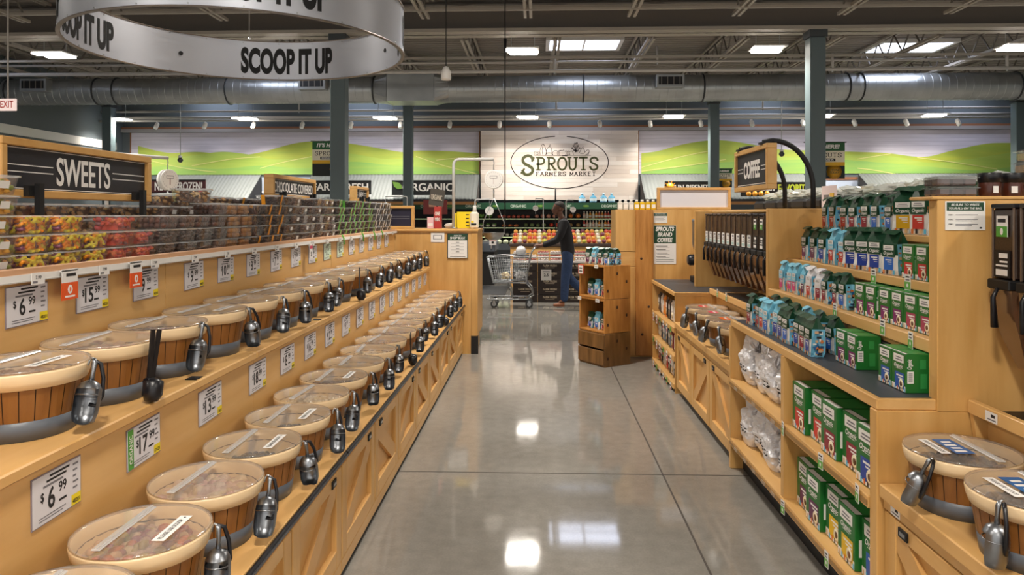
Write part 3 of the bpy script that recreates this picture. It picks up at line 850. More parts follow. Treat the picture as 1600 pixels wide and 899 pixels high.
# ---- framed category signs standing on the counter
def sign_frame(root, x, y0, y1, z0, z1, fw, face, dep=.07):
    """framed board in a plane x = const, facing face (+1/-1)"""
    b = MB(); xa = x; xb = x - dep * face
    for (a0, a1, c0, c1) in ((y0, y1, z1 - fw, z1), (y0, y1, z0, z0 + fw), (y0, y0 + fw, z0 + fw, z1 - fw), (y1 - fw, y1, z0 + fw, z1 - fw)):
        b.bb(xa, xb, a0, a1, c0, c1, WF, .003)
    b.build('frame', root)
NAVY = M('sign board black', '#201f26', .5)
def cat_sign(name, label, word, y0, y1, z0, z1, x, wfrac, lines=True, posts=True):
    r = thing(name, label, 'sign', (x - .03, (y0 + y1) / 2, 1.3655 if posts else z0))
    sign_frame(r, x, y0, y1, z0, z1, .028, 1)
    b = MB(); fx = x - .018; b.bb(fx - .03, fx, y0 + .026, y1 - .026, z0 + .026, z1 - .026, NAVY)
    L = y1 - y0; ym = (y0 + y1) / 2; zm = (z0 + z1) / 2; lx = fx + .0008
    for zz in (z1 - .034, z0 + .032): b.poly([(lx, y0 + .028, zz), (lx, y1 - .028, zz), (lx, y1 - .028, zz + .003), (lx, y0 + .028, zz + .003)], PAP)
    if lines:
        for sg in (-1, 1):
            for dz in (.012, -.012):
                a, c = sorted((ym + sg * L * (wfrac / 2 + .02), ym + sg * (L / 2 - .035)))
                b.poly([(lx, a, zm + dz - .0018), (lx, c, zm + dz - .0018), (lx, c, zm + dz + .0018), (lx, a, zm + dz + .0018)], PAP)
    b.build('board', r)
    if word:
        t = MB(); hh = (z1 - z0) * (.5 if lines else .42); t.text(word, (fx + .0016, ym, zm - hh / 2), YA, ZA, hh, PAP, w=L * wfrac, bold=.028); t.build('lettering', r)
    if posts:
        for yy in (y0 + .14, y1 - .13):
            p = MB(); p.bb(-1.750, -1.770, yy - .012, yy + .012, 1.3655, z0 + .05, BLM); p.bb(x + .001, -1.770, yy - .04, yy + .04, z0 + .006, z0 + .042, BLM)
            p.build('post', r)
    return r
cat_sign('category_sign', 'black sign reading SWEETS in a maple frame above gummy tubs', 'SWEETS', 2.356, 3.296, 1.608, 1.815, -1.79, .36)
cat_sign('category_sign', 'black sign reading CHOCOLATE COVERED in a maple frame', 'CHOCOLATE COVERED', 4.85, 5.79, 1.66, 1.826, -1.79, .9, False)
r = cat_sign('category_sign', 'small maple framed sign reading NEW in a white box', None, 7.1, 7.62, 1.68, 1.83, -1.79, .45)
b = MB(); b.bb(-1.807, -1.8065, 7.27, 7.45, 1.71, 1.80, PAP); b.bb(-1.8065, -1.806, 7.28, 7.44, 1.717, 1.793, NAVY); b.text('NEW', (-1.8055, 7.36, 1.73), YA, ZA, .05, PAP, w=.13, bold=.03); b.build('lettering', r)
# framed blank board on the end cabinet
r = thing('framed_board', 'dark blank board in maple frame standing on the end cabinet', 'sign', (-1.75, 8.03, 1.387))
b = MB(); x0, x1, z0, z1 = -2.15, -1.375, 1.387, 1.645
for (a0, a1, c0, c1) in ((x0, x1, z1 - .03, z1), (x0, x1, z0, z0 + .03), (x0, x0 + .03, z0 + .03, z1 - .03), (x1 - .03, x1, z0 + .03, z1 - .03)): b.bb(a0, a1, 8.0, 8.06, c0, c1, WF, .003)
b.build('frame', r); b = MB(); b.bb(x0 + .028, x1 - .028, 8.02, 8.05, z0 + .028, z1 - .028, M('indigo board', '#221f33', .5))
for zz in (1.50, 1.525): b.bb(x0 + .05, x1 - .05, 8.018, 8.0195, zz, zz + .004, GRY)
b.build('board', r)
# shop bulk notice
r = thing('notice_sign', 'framed notice reading HOW TO SHOP BULK on the end cabinet face', 'sign', (-.885, 7.99, 1.06))
b = MB(); b.bb(-1.0, -.773, 7.992, 8.001, 1.06, 1.337, BLM); b.bb(-.993, -.78, 7.990, 7.992, 1.067, 1.33, PAP); b.bb(-.993, -.78, 7.9892, 7.990, 1.262, 1.33, DGR); b.build('board', r)
b = MB(); b.text('HOW TO', (-.8865, 7.9885, 1.306), XA, ZA, .014, PAP, bold=.03, shear=.2); b.text('SHOP BULK', (-.8865, 7.9885, 1.274), XA, ZA, .026, PAP, w=.17, bold=.05, shear=.2)
for i, z in enumerate((1.235, 1.20, 1.165, 1.13)):
    b.bb(-.905, -.868, 7.9893, 7.9898, z, z + .006, INK); b.bb(-.96, -.815, 7.9893, 7.9898, z - .012, z - .009, GRY)
b.bb(-.97, -.80, 7.9893, 7.9898, 1.078, 1.085, INK); b.build('lettering', r)
b = MB(); b.bb(-1.185, -1.035, 7.999, 8.002, 1.24, 1.345, PAP); b.bb(-1.16, -1.06, 7.9985, 7.999, 1.27, 1.32, GRY); b.bb(-1.15, -1.07, 7.998, 7.9985, 1.276, 1.314, PAP)
props(b.build('paper_note'), 'small blank white paper taped beside the shop bulk notice', 'notice')
# ---- hanging dial scale on its pole
def dial_scale(x, y, z0, arm, zt, zd, rd, label, bowl=True, s=1):
    r = thing('hanging_scale', label, 'scale', (x, y, z0))
    b = MB(); sg = 1 if arm > 0 else -1; q = .06 * s
    b.tube([(x, y, z0 + .001), (x, y, zt - q)] + [(x + sg * q * (1 - math.cos(a)), y, zt - q + q * math.sin(a)) for a in (.4, .8, 1.2, PI / 2)] + [(x + arm, y, zt)], .017 * s, M('white pole', '#c9c9c7', .35), 10)
    b.lathe([(.05 * s, .001), (.05 * s, .012), (.02 * s, .014)], STL, 16, (x, y, z0)); b.build('pole', r)
    xd = x + arm; b = MB()
    b.tube([(xd, y, zt), (xd, y, zt - .03), (xd + .008, y, zt - .045), (xd, y, zt - .06), (xd, y, zd + rd)], .005 * s, STL, 6); b.tube([(xd, y, zd - rd), (xd, y, zd - rd - .1 * s)], .008 * s, STL, 6); b.build('hook', r)
    RX = Matrix.Rotation(PI / 2, 3, 'X'); b = MB()
    b.lathe([(rd * .97, -.035), (rd, -.03), (rd, .03), (rd * .97, .035)], WHT, 28, (xd, y, zd), RX)
    b.lathe([(rd * .86, .0352), (0.0001, .0354)], PAP, 28, (xd, y, zd), RX, cap=False)
    f = y - .0365
    for k in range(20):
        a = 2 * PI * k / 20; b.box((xd + rd * .78 * math.cos(a), f, zd + rd * .78 * math.sin(a)), (.003, .0006, .008), GRY)
    b.box((xd, f, zd + rd * .25), (rd * .8, .0006, rd * .28), GRY); b.box((xd, f - .0004, zd + rd * .25), (rd * .7, .0006, rd * .16), PAP); b.bar((xd, f - .001, zd - rd * .5), (xd, f - .001, zd + rd * .1), .006, .002, M('needle', '#8a3a30', .5)); b.build('dial', r)
    if bowl:
        za = zd - rd - .1 * s; zb = 1.34; hw = .125; b = MB()
        b.tube([(xd - hw * .95, y, zb - .0), (xd - hw * .95, y, zb + .12), (xd, y, za), (xd + hw * .95, y, zb + .12), (xd + hw * .95, y, zb)], .006, STL, 6)
        b.build('bail', r)
        pr = [(.001, -.085), (.055, -.08), (.095, -.058), (.12, -.025), (.13, .0), (.134, .002)]
        MB().lathe(pr, STL, 32, (xd, y, zb), cap=False).build('bowl', r)
    return r
dial_scale(-.955, 8.2, 1.387, .457, 2.175, 1.945, .105, 'white dial scale with steel bowl hanging from a bent pole')
def bottle_box(b, x0, x1, y0, y1, z0, z1, m): b.bb(x0, x1, y0, y1, z0, z1, m, .004)
z = 1.387
r = thing('ticket_box', 'bright yellow folded card display behind the scale pole', 'box', (-.87, 8.22, z)); b = MB(); b.bb(-.93, -.755, 8.30, 8.40, z, z + .19, YEL, .004)
b.bb(-.985, -.935, 8.30, 8.40, z, z + .175, YEL, .004); b.build('body', r); b = MB()
for k in range(4): b.bb(-.825, -.79, 8.2985, 8.30, z + .025 + k * .042, z + .037 + k * .042, INK)
b.build('print', r)
r = thing('jug', 'cream plastic jug on the end cabinet near the dial scale', 'bottle', (-.665, 8.2, z))
b = MB(); b.bb(-.765, -.668, 8.14, 8.25, z, z + .19, M('jug plastic', '#e6dfcf', .4), .02); b.build('body', r)
MB().lathe([(.025, .19), (.02, .23), (.02, .26)], M('jug neck', '#d6d3cc', .4), 14, (-.715, 8.2, z)).build('neck', r); b = MB(); b.bb(-.75, -.69, 8.136, 8.1395, z + .04, z + .06, INK); b.bb(-.75, -.72, 8.136, 8.1395, z + .07, z + .09, YEL); b.build('label', r)
r = thing('tea_box', 'tall red box with white lettering on the end cabinet', 'box', (-1.14, 8.2, z)); b = MB(); b.bb(-1.18, -1.10, 8.2, 8.3, z, z + .25, M('box red', '#a83431', .5), .003); b.build('carton', r)
b = MB(); b.text('ONE', (-1.14, 8.1985, z + .15), XA, ZA, .04, PAP, w=.055, bold=.03); b.text('MIX', (-1.14, 8.1985, z + .085), XA, ZA, .04, PAP, w=.055, bold=.03); b.build('lettering', r)
b = MB(); b.bb(-1.26, -1.185, 8.22, 8.3, z, z + .13, M('pink card', '#e3b7bd', .5), .002); b.bb(-1.25, -1.195, 8.218, 8.22, z + .03, z + .06, PAP); props(b.build('flyer_box'), 'pale pink carton left beside the tall red box', 'box')
b = MB(); b.lathe([(.09, 0), (.11, .03), (.09, .05), (.04, .06), (.0, .062)], M('folded bags', '#efe9df', .6), 16, (-1.0, 8.56, z)); props(b.build('paper_bag_stack'), 'low pile of white bags between red box and yellow card', 'bags')
# ================================================================ right side: coffee shelves and bulk counters
CY0, CY1 = 2.57, 4.47          # coffee shelf unit along the aisle
TOPG = M('charcoal counter laminate', '#3d4046', .45, var=.05, scale=30)
r = thing('coffee_shelf', 'maple coffee shelf unit with dark counter and stepped shelves', 'shelf', (1.5, 3.5, 0))
b = MB(); b.bb(1.18, 1.42, CY0 - .01, CY1, .868, .906, WY, .003); b.build('counter_edge', r)
b = MB(); b.poly([(1.2, CY0 + .01, .9068), (1.42, CY0 + .01, .9068), (1.42, CY1 - .01, .9068), (1.2, CY1 - .01, .9068)], TOPG); b.build('counter_top', r)
def shelf(z0, z1, name):
    b = MB(); b.bb(1.18, 1.62, CY0 + .04, CY1 - .022, z1 - .02, z1 - .001, WY); b.bb(1.17, 1.19, CY0 + .04, CY1 - .022, z0, z1, WY, .003); b.bb(1.166, 1.17, CY0 + .04, CY1 - .02, z0 + .012, z0 + .03, M('label groove', '#9a7440', .4)); b.build(name, r)
shelf(.505, .55, 'middle_board'); shelf(.145, .19, 'bottom_board')
MB().bb(1.25, 1.62, CY0, CY1, 0, .145, BLM).build('toe_kick', r)
MB().bb(1.175, 1.62, 3.50, 3.54, .19, .868, WZ).build('divider', r)
MB().bb(1.62, 1.65, CY0, CY1, 0, .906, WZ).build('lower_back', r)
b = MB(); b.bb(1.175, 1.75, CY0 - .02, CY0 + .035, 0, .868, WZ, .003); b.build('end_panel', r)
b = MB(); b.bb(1.38, 1.93, CY0 - .022, CY0 + .035, .866, 1.6, WZ, .003); b.build('upper_end_panel', r)
b = MB(); b.bb(1.175, 1.75, CY1 - .02, CY1 + .02, 0, .868, WZ, .003); b.build('end_panel', r)
b = MB(); b.bb(1.40, 1.93, CY1 - .02, CY1 + .02, .868, 1.585, WZ, .003); b.build('upper_end_panel', r)
for (z0, z1, x0, x1, nm) in ((1.052, 1.10, 1.40, 1.58, 'step_shelf'), (1.246, 1.285, 1.51, 1.68, 'step_shelf'), (1.43, 1.46, 1.625, 1.80, 'step_shelf')):
    b = MB(); b.bb(x0 + .008, x1, CY0 + .036, CY1 - .021, z1 - .02, z1 - .001, WY); b.bb(x0, x0 + .02, CY0 + .036, CY1 - .021, z0, z1, WY, .003); b.build(nm, r)
for (x, z0, z1) in ((1.425, .906, 1.08), (1.57, 1.10, 1.265), (1.675, 1.285, 1.44)): MB().bb(x, x + .02, CY0 + .036, CY1 - .021, z0, z1, WY).build('riser', r)
MB().bb(1.80, 1.83, CY0 + .036, CY1 - .021, .9, 1.585, WY).build('upper_back', r)
for (z) in (.165, .525):
    for i, yy in enumerate((4.3, 4.12, 3.95, 3.78, 3.63)):
        MB().bb(1.163, 1.166, yy - .03, yy + .03, z - .012, z + .006, M('clear ticket', '#a9927a', .3)).build('ticket_holder', r)
# shelf tickets
TIX = None
def shelf_tag(x, y, z, label, lean=0):
    global TIX
    if TIX is None:
        b = MB(); b.bb(-.001, .001, -.018, .018, -.03, .035, PAP); b.bb(-.0016, -.001, -.018, .018, -.026, .005, M('tag green', '#6aa84f', .5)); b.sph((-.0016, 0, -.01), .008, PAP, 10, 4, (.06, .8, 1)); b.bb(-.0015, -.001, -.012, .012, .022, .028, INK); b.bb(-.0015, -.001, -.012, .012, .01, .016, GRY)
        TIX = o = b.build('shelf_tag')
    else:
        o = TIX.copy(); COL.objects.link(o)
    o.location = (x, y, z); o.rotation_euler = (0, 0, lean)
    props(o, label, 'price tag', 'green shelf tags')
for i, (x, y, z, w) in enumerate(((1.164, 3.48, .53, 'under the coffee pod boxes beside the divider'), (1.164, 3.02, .53, 'under the maroon boxes on the middle board'), (1.164, 2.68, .53, 'under the blue box on the middle board'),
        (1.164, 3.48, .155, 'on the bottom board below the divider'), (1.164, 2.96, .155, 'on the bottom board below the yellow boxes'),
        (1.396, 3.45, 1.095, 'above the coffee bags on the first step'), (1.396, 2.98, 1.09, 'on the first step by the two purple boxes'), (1.396, 2.76, 1.075, 'on the first step by the two blue boxes'), (1.506, 3.3, 1.27, 'on the second step above the blue pouches'), (1.506, 3.0, 1.27, 'on the second step above the purple boxes'))):
    shelf_tag(x, y, z, 'small green and white price tag ' + w, R.uniform(-.15, .15))
b = MB(); b.bb(1.42, 1.4245, 2.97, 3.14, .925, 1.03, BLM); b.bb(1.4195, 1.42, 2.975, 3.135, .93, 1.025, GRY); b.bb(1.419, 1.4195, 2.982, 3.128, .935, 1.02, BLM); b.text('A', (1.4185, 3.0, .955), -YA, ZA, .045, PAP, bold=.04); props(b.build('sign_plate'), 'black framed plate with white letter A behind pod boxes', 'sign')
b = MB(); b.bb(1.42, 1.4245, 2.615, 2.70, .945, .985, BLM); b.bb(1.4192, 1.42, 2.645, 2.665, .957, .973, PAP); props(b.build('sign_plate'), 'small black plate with white mark beside the end panel', 'sign')

# ---- pod boxes
PGR = M('pod box green', '#1d6a2a', .35); PG2 = M('pod box faded green', '#2f8a42', .4)
def pod_box(col, w=.1, d=.1, h=.14):
    def make():
        r = thing('coffee_pod_box', '', 'box'); c = M('panel ' + col, col, .4)
        MB().bb(0, d, -w / 2, w / 2, 0, h, PGR, .002).build('carton', r)
        b = MB(); e = -.0006
        def fr(y0, y1, z0, z1, m, k=0): b.poly([(e - k * .0004, y * w, z * h) for y, z in ((y0, z0), (y1, z0), (y1, z1), (y0, z1))], m)
        fr(-.36, .36, .74, .94, PAP); fr(-.2, .2, .85, .88, GRY, 1); fr(-.25, .25, .79, .82, GRY, 1)
        b.text('Organic', (e - .0004, 0, .60 * h), -YA, ZA, .1 * h, PAP, w=.62 * w, bold=.02, shear=.3); b.poly([(e, -.2 * w, .565 * h), (e, .2 * w, .565 * h), (e, .2 * w, .575 * h), (e, -.2 * w, .575 * h)], PAP)
        fr(-.48, .48, .02, .16, PAP); fr(-.40, .26, .08, .48, c, 1); fr(-.34, .14, .38, .42, PAP, 2); fr(-.34, .02, .32, .35, PAP, 2); fr(-.34, -.05, .25, .265, PAP, 2)
        for k in range(6): fr(-.47 + k * .165, -.40 + k * .165, .02, .12, M(('box sky', 'box tan', 'box ink', 'box rust')[k % 4], ('#58b3d8', '#d8b080', '#2d2a2c', '#d8742e')[k % 4], .5), 3)
        b.lathe([(.17 * w, 0), (.13 * w, .0006), (.0001, .0007)], M('cup cream', '#efe2c4', .4), 14, (e - .0012, .2 * -w, .2 * h), Matrix.Rotation(-PI / 2, 3, 'Y')); b.lathe([(.09 * w, 0), (.0001, .0003)], M('cup coffee', '#6b4526', .4), 12, (e - .002, .2 * -w, .2 * h), Matrix.Rotation(-PI / 2, 3, 'Y'))
        b.build('front_print', r)
        b = MB(); f = -w / 2 - .0006
        def sd(x0, x1, z0, z1, m, k=0): b.poly([(x * d, f - k * .0004, z * h) for x, z in ((x0, z0), (x1, z0), (x1, z1), (x0, z1))], m)
        sd(.05, .28, .25, .56, PAP); [sd(.09, .24, .29 + k * .05, .31 + k * .05, GRY, 1) for k in range(5)]
        b.text('Organic', (.2 * d, f - .0004, .74 * h), ZA, -XA, .11 * h, PAP, w=.26 * h, bold=.02, shear=.3); sd(.5, .72, .62, .86, PG2); sd(.52, .76, .12, .5, PG2)
        b.build('side_print', r)
        b = MB(); t = h + .0005
        for (x0, x1, m) in ((.02, .1, PAP), (.12, .5, PG2)): b.poly([(x0 * d, -.46 * w, t), (x1 * d, -.46 * w, t), (x1 * d, .46 * w, t), (x0 * d, .46 * w, t)], m)
        for k in range(4): b.poly([((.52 + k * .1) * d, -.4 * w, t), ((.6 + k * .1) * d, -.4 * w, t), ((.6 + k * .1) * d, .4 * w, t), ((.52 + k * .1) * d, .4 * w, t)], (PAP, INK, GRY, PG2)[k] if w > .12 else PG2)
        b.build('top_print', r)
        return r
    return Proto(make)
PB = {}
def pods(col, key, w, d, h):
    k = (col, w)
    if k not in PB: PB[k] = pod_box(col, w, d, h)
    return PB[k]
CN = {'#7b2a68': 'purple', '#2b57a8': 'blue', '#c8342e': 'red', '#8c2236': 'maroon', '#e0b41e': 'yellow', '#1f3f9a': 'navy', '#5e2552': 'plum', '#a8435e': 'rose'}
for (x, y, z, c, w) in ((1.318, 2.69, .9075, '#2b57a8', 'on the counter nearest the end panel'), (1.318, 2.797, .9075, '#2b57a8', 'on the counter, second from the end panel'),
        (1.312, 3.075, .9075, '#7b2a68', 'on the counter facing the black plate'), (1.312, 3.182, .9075, '#7b2a68', 'on the counter next to the coffee pouches'),
        *[(1.445, 2.755 + .106 * k + (.02 if k > 3 else 0), 1.1005, ('#a8435e', '#a8435e', '#7b2a68', '#7b2a68', '#7b2a68', '#7b2a68')[k], '%s from the end panel on the first step' % nth(k)) for k in range(6)],
        (1.52, 2.655, 1.2855, '#2b57a8', 'alone beside the end panel on the second step'),
        *[(1.52, 2.815 + .107 * k, 1.2855, '#c8342e', '%s of three red ones on the second step' % nth(k)) for k in range(3)]):
    pods(c, '', .1, .1, .14).put((x, y, z), R.uniform(-.02, .02), 'green pod box with %s panel, %s' % (CN[c], w), 'small coffee pod boxes')
for lv, (z, cs, nm) in enumerate(((.5505, ('#1f3f9a', '#8c2236', '#8c2236', '#c8342e', '#c8342e'), 'middle board'), (.1905, ('#2b57a8', '#e0b41e', '#e0b41e', '#5e2552', '#5e2552'), 'bottom board'))):
    for k, c in enumerate(cs):
        pods(c, '', .158, .3, .215).put((1.205 + (.02 if (k + lv) % 2 else 0), 2.70 + .171 * k, z), R.uniform(-.02, .02), 'large green pod box with %s panel, %s from the end panel on the %s' % (CN[c], nth(k), nm), 'large coffee pod boxes')

# ---- coffee pouches
PNV = [('#8c2236', 'maroon'), ('#5e2552', 'plum'), ('#1f3f9a', 'navy'), ('#2b66c0', 'blue'), ('#c23a30', 'red'), ('#d9a81e', 'gold'), ('#c93a78', 'pink')]
TPV = [('#1a4630', 'green'), ('#7cc6e0', 'sky blue'), ('#e6e6ea', 'white')]
def pouch(tc, pc, seed):
    def make():
        q = random.Random(seed); r = thing('coffee_pouch', '', 'coffee bag')
        w, d, h, hb = .086, .062, .19, .132
        top = M('pouch top ' + tc, tc, .32); sky = M('pouch side blue', '#6fb4d2', .4); wh = M('pouch white', '#e9e7e3', .4); pm = M('pouch panel ' + pc, pc, .4)
        j = lambda a=.0045: q.uniform(-a, a)
        b = MB(); rows = []
        for (z, k) in ((0, .94), (.02, 1.03), (.05, 1.06), (.085, 1.04), (hb, .97)):
            rows.append([( -d / 2 * k + j(), w / 2 * k + j(), z), (-d / 2 * k - .004 * (k > 1), 0, z), (-d / 2 * k + j(), -w / 2 * k + j(), z), (0, -w / 2 * (k - .08) + j(), z), (d / 2 * k + j(), -w / 2 * k + j(), z), (d / 2 * k, 0, z), (d / 2 * k + j(), w / 2 * k + j(), z), (0, w / 2 * (k - .08), z)])
        vs = [p for rw in rows for p in rw]
        for i in range(4):
            for k in range(8):
                f = (i * 8 + k, i * 8 + (k + 1) % 8, (i + 1) * 8 + (k + 1) % 8, (i + 1) * 8 + k)
                m = wh if k in (0, 1) and i < 3 else top if k in (0, 1) else sky if k in (2, 3, 6, 7) else top
                b.add([vs[a] for a in f], [(0, 1, 2, 3)], m, False)
        b.add(rows[0], [list(range(8))[::-1]], wh)
        b.build('body', r)
        b = MB(); A = rows[4]; rid = [(-.004, w * .47, h), (-.004, 0, h + .002), (-.004, -w * .47, h)]
        fold = [(-.036 + j(.012), w * .46, h - .012 + j(.006)), (-.042, 0, h - .02 + j(.008)), (-.036 + j(.012), -w * .46, h - .016 + j(.006))]
        V = list(A) + rid + fold
        F = [(0, 1, 9, 8), (1, 2, 10, 9), (4, 5, 9, 10), (5, 6, 8, 9), (2, 3, 10), (3, 4, 10), (6, 7, 8), (7, 0, 8), (8, 9, 12, 11), (9, 10, 13, 12)]
        b.add(V, F, top); b.build('folded_top', r)
        # front print
        b = MB(); e = -d / 2 * 1.06 - .0052
        def fr(y0, y1, z0, z1, m, k=0): b.poly([(e - k * .0005, y * w, z) for y, z in ((y0, z0), (y1, z0), (y1, z1), (y0, z1))], m)
        fr(-.42, .42, .078, .131, top); fr(-.34, .34, .106, .127, PAP, 1); fr(-.2, .2, .118, .121, GRY, 2); fr(-.24, .24, .111, .114, GRY, 2)
        b.text('Organic', (e - .0006, 0, .087), -YA, ZA, .013, PAP, w=.055, bold=.02, shear=.3)
        fr(-.3, .3, .022, .075, pm, 1); fr(-.22, .18, .062, .067, PAP, 2); fr(-.22, .05, .054, .058, PAP, 2); fr(-.22, .0, .046, .048, PAP, 2)
        for k in range(4): fr(-.42 + .22 * k, -.3 + .22 * k, .004, .022, M(('box sky', 'box tan', 'box ink', 'box rust')[k], '#58b3d8', .5), 2)
        b.build('front_print', r)
        # pattern on both gussets
        for sg in (-1, 1):
            b = MB(); f = sg * (w / 2 * 1.0 + .0012)
            for i in range(26):
                x0 = q.uniform(-.46, .2) * d; z0 = q.uniform(.004, .115); a, c = q.uniform(.008, .022), q.uniform(.006, .016)
                m = M(*q.choice((('pat ink', '#23262b'), ('pat navy', '#2b5f95'), ('pat orange', '#cf7434'), ('pat white', '#e6e4df'), ('pat tan', '#c9a27c'), ('pat cyan', '#8fd0e8'))), .45)
                b.poly([(x0, f + sg * .0003 * i, z0), (x0 + a, f + sg * .0003 * i, z0), (x0 + a, f + sg * .0003 * i, z0 + c), (x0, f + sg * .0003 * i, z0 + c)], m)
            b.text('JOE', (.01 * d, f + sg * .006, .03), ZA, XA * -sg, .016, M('pat ink', '#23262b', .45), w=.05, bold=.04)
            b.build('gusset_print', r)
        return r
    return Proto(make)
PO = {}
def bag(t, p, loc, rz, where, s=1):
    k = (t, p)
    if k not in PO: PO[k] = pouch(TPV[t][0], PNV[p][0], 20 + t * 7 + p)
    sv = s if isinstance(s, tuple) else (s, s, s)
    PO[k].put(loc, rz + R.uniform(-.1, .1), '%s coffee bag with %s panel, %s' % (TPV[t][1], PNV[p][1], where), 'coffee bags', (sv[0] * R.uniform(.97, 1.03), sv[1] * R.uniform(.97, 1.03), sv[2] * R.uniform(.96, 1.03)))
row = [(0, 2), (0, 0), (0, 2), (0, 3), (0, 2), (1, 2), (1, 3), (1, 4), (0, 0), (0, 0)]
for i, (t, p) in enumerate(row): bag(t, p, (1.262 + .01 * (i % 3), 3.335 + .102 * i, .9075), 0, '%s along the counter from the pod boxes' % nth(i), .96)
for i, (t, p) in enumerate([(0, 3), (0, 2), (1, 1), (0, 3), (0, 0), (0, 1)]): bag(t, p, (1.377, 3.39 + .16 * i, .9075), 0, '%s in the rear counter row' % nth(i), .95)
for i, (t, p) in enumerate([(0, 3), (0, 0), (0, 0), (2, 0), (2, 4), (1, 1), (1, 6), (1, 6), (1, 6)]): bag(t, p, (1.47 + .01 * (i % 2), 3.475 + .1065 * i, 1.1005), 0, '%s on the first step beyond the pod boxes' % nth(i), .9)
for i, (t, p) in enumerate([(0, 3), (0, 2), (0, 2), (0, 2), (1, 4), (1, 4), (0, 2), (0, 1), (0, 1)]): bag(t, p, (1.562 if i < 4 else 1.575, 3.215 + .128 * i, 1.2855), .38 if i < 4 else .05, '%s on the second step beyond the red boxes' % nth(i), 1.1 if 0 < i < 4 else 1.0)
for i, (t, p) in enumerate([(0, 0), (0, 5), (0, 5), (0, 4), (0, 5), (0, 3), (0, 3), (0, 0), (0, 0), (0, 4), (0, 4), (0, 4)]): bag(t, p, (1.70 if i < 5 else 1.695 + .008 * (i % 2), 2.765 + .152 * i if i < 5 else 3.50 + .128 * (i - 5), 1.4605), (.45, .35, .5, .3, .4)[i] if i < 5 else 0, '%s on the top step counted from the end panel' % nth(i), (1.2, 1.3, 1.12) if i < 5 else 1.0)

# ---- white foil sacks in the low shelf bay
FOIL = M('white foil', '#e4e4e8', .3, .25, bump=.25, scale=30, detail=3)
def sack(seed):
    def make():
        q = random.Random(seed); r = thing('foil_sack', '', 'sack'); n, m = 40, 34; b = MB(); vs = []
        for i in range(m + 1):
            t = i / m; z = .30 * t
            wy = .085 * (min(1, .75 + t * 1.6) if t < .3 else 1.12 - .25 * max(0, t - .5)); dx = (.052 * math.sin(PI * min(1, .12 + t * .86)) + .006)
            for k in range(n):
                a = 2 * PI * k / n; ca, sa = math.cos(a), math.sin(a)
                x = dx * (abs(ca) ** .8) * (1 if ca > 0 else -1); y = wy * (abs(sa) ** .7) * (1 if sa > 0 else -1)
                P3 = Vector((x * 16 + seed * 7, y * 14, z * 11))
                nn = abs(noise.noise(P3)) * .42 + abs(noise.noise(P3 * 2.3)) * .30 + abs(noise.noise(P3 * 4.7)) * .06 + noise.noise(P3 * .5) * .16 - .07
                fd = (.45 + t * .8) if t < .9 else .7
                f = 1 + (nn - .16) * fd
                vs.append((x * f + .02 * (t - .5) * (seed % 3 - 1), y * f, z + (nn - .16) * .05 * t + .03 * t * math.cos(a * 2 + seed) * (t > .8)))
        fs = [(i * n + k, i * n + (k + 1) % n, (i + 1) * n + (k + 1) % n, (i + 1) * n + k) for i in range(m) for k in range(n)] + [list(range(n))[::-1], list(range(m * n, m * n + n))]
        b.add(vs, fs, FOIL, False)
        ki = b.mi(INK)
        for i in (10, 11, 13):
            for k in range(17, 24):
                if (k * 7 + i * 3 + seed) % 5 < 3: b.fm[i * n + k] = ki
        b.build('bag', r)
        return r
    return Proto(make)
SK = [sack(1), sack(2), sack(3)]
for lv, z in ((0, .5505), (1, .1905)):
    for i, y in enumerate((4.325, 4.12, 3.915, 3.71)):
        SK[(i + lv) % 3].put((1.275 + .02 * (i % 2), y, z), R.uniform(-.15, .15), 'crumpled white foil sack, %s from the braced doors on the %s board' % (nth(i), ('middle', 'bottom')[lv]), 'white foil sacks', (1.25, 1.0, .9))

# ---- low bulk counters before and beyond the coffee shelf
TRB = M('trough black', '#0d0d0f', .5)
def low_counter(y0, y1, label, n):
    r = thing('bulk_coffee_counter', label, 'counter', (1.4, (y0 + y1) / 2, 0))
    b = MB(); b.bb(1.22, 1.945, y0, y1, .05, .57, WZ); b.bb(1.195, 1.23, y0, y1, .535, .572, WY, .003); b.build('base_cabinet', r)
    MB().bb(1.25, 1.9, y0, y1, 0, .05, BLM).build('toe_kick', r)
    MB().bb(1.18, 1.56, y0, y1, .572, .62, WY, .004).build('counter_top', r)
    MB().bb(1.535, 1.56, y0, y1, .62, .868, WY).build('riser', r)
    b = MB(); b.bb(1.48, 1.505, y0, y1, .866, .912, WY, .003); b.build('trough_lip', r)
    b = MB(); b.bb(1.505, 1.945, y0, y1, .862, .872, TRB); b.build('trough', r)
    for yy in (y0 + .003, y1 - .023):
        b = MB(); b.extrude([(1.535, .62), (1.50, .76), (1.485, .866), (1.56, .866), (1.56, .62)], (0, yy, 0), XA, ZA, (0, .02, 0), WZ); b.build('bracket', r)
    MB().bb(1.9, 1.945, y0, y1, .874, 1.56, WY).build('back_panel', r)
    dw = (y1 - y0) / n
    for i in range(n): brace_door(1.197, y0 + i * dw + .006, y0 + (i + 1) * dw - .006, .06, .528, r, -1, i % 2 == 1)
    return r
low_counter(.55, 2.545, 'low maple bulk counter with black trough before the coffee shelf', 3)
low_counter(4.495, 6.29, 'low maple bulk counter with black trough beyond the coffee shelf', 3)
for i, y in enumerate((2.345, 2.0, 1.64, 1.28)):
    place_pail(1.345, y, .6205, 4, '%s on the near coffee counter from the end panel' % nth(i), i, -1, PI + .55, 'blue')
for i, y in enumerate((5.88, 5.535, 5.19, 4.845)):
    place_pail(1.36, y, .6205, 3, '%s on the far coffee counter from the dark topped cabinet' % nth(i), i, -1, PI + .4, ('#cf3a35', '#d23d58', '#d8621e', '#8f88a8')[i])
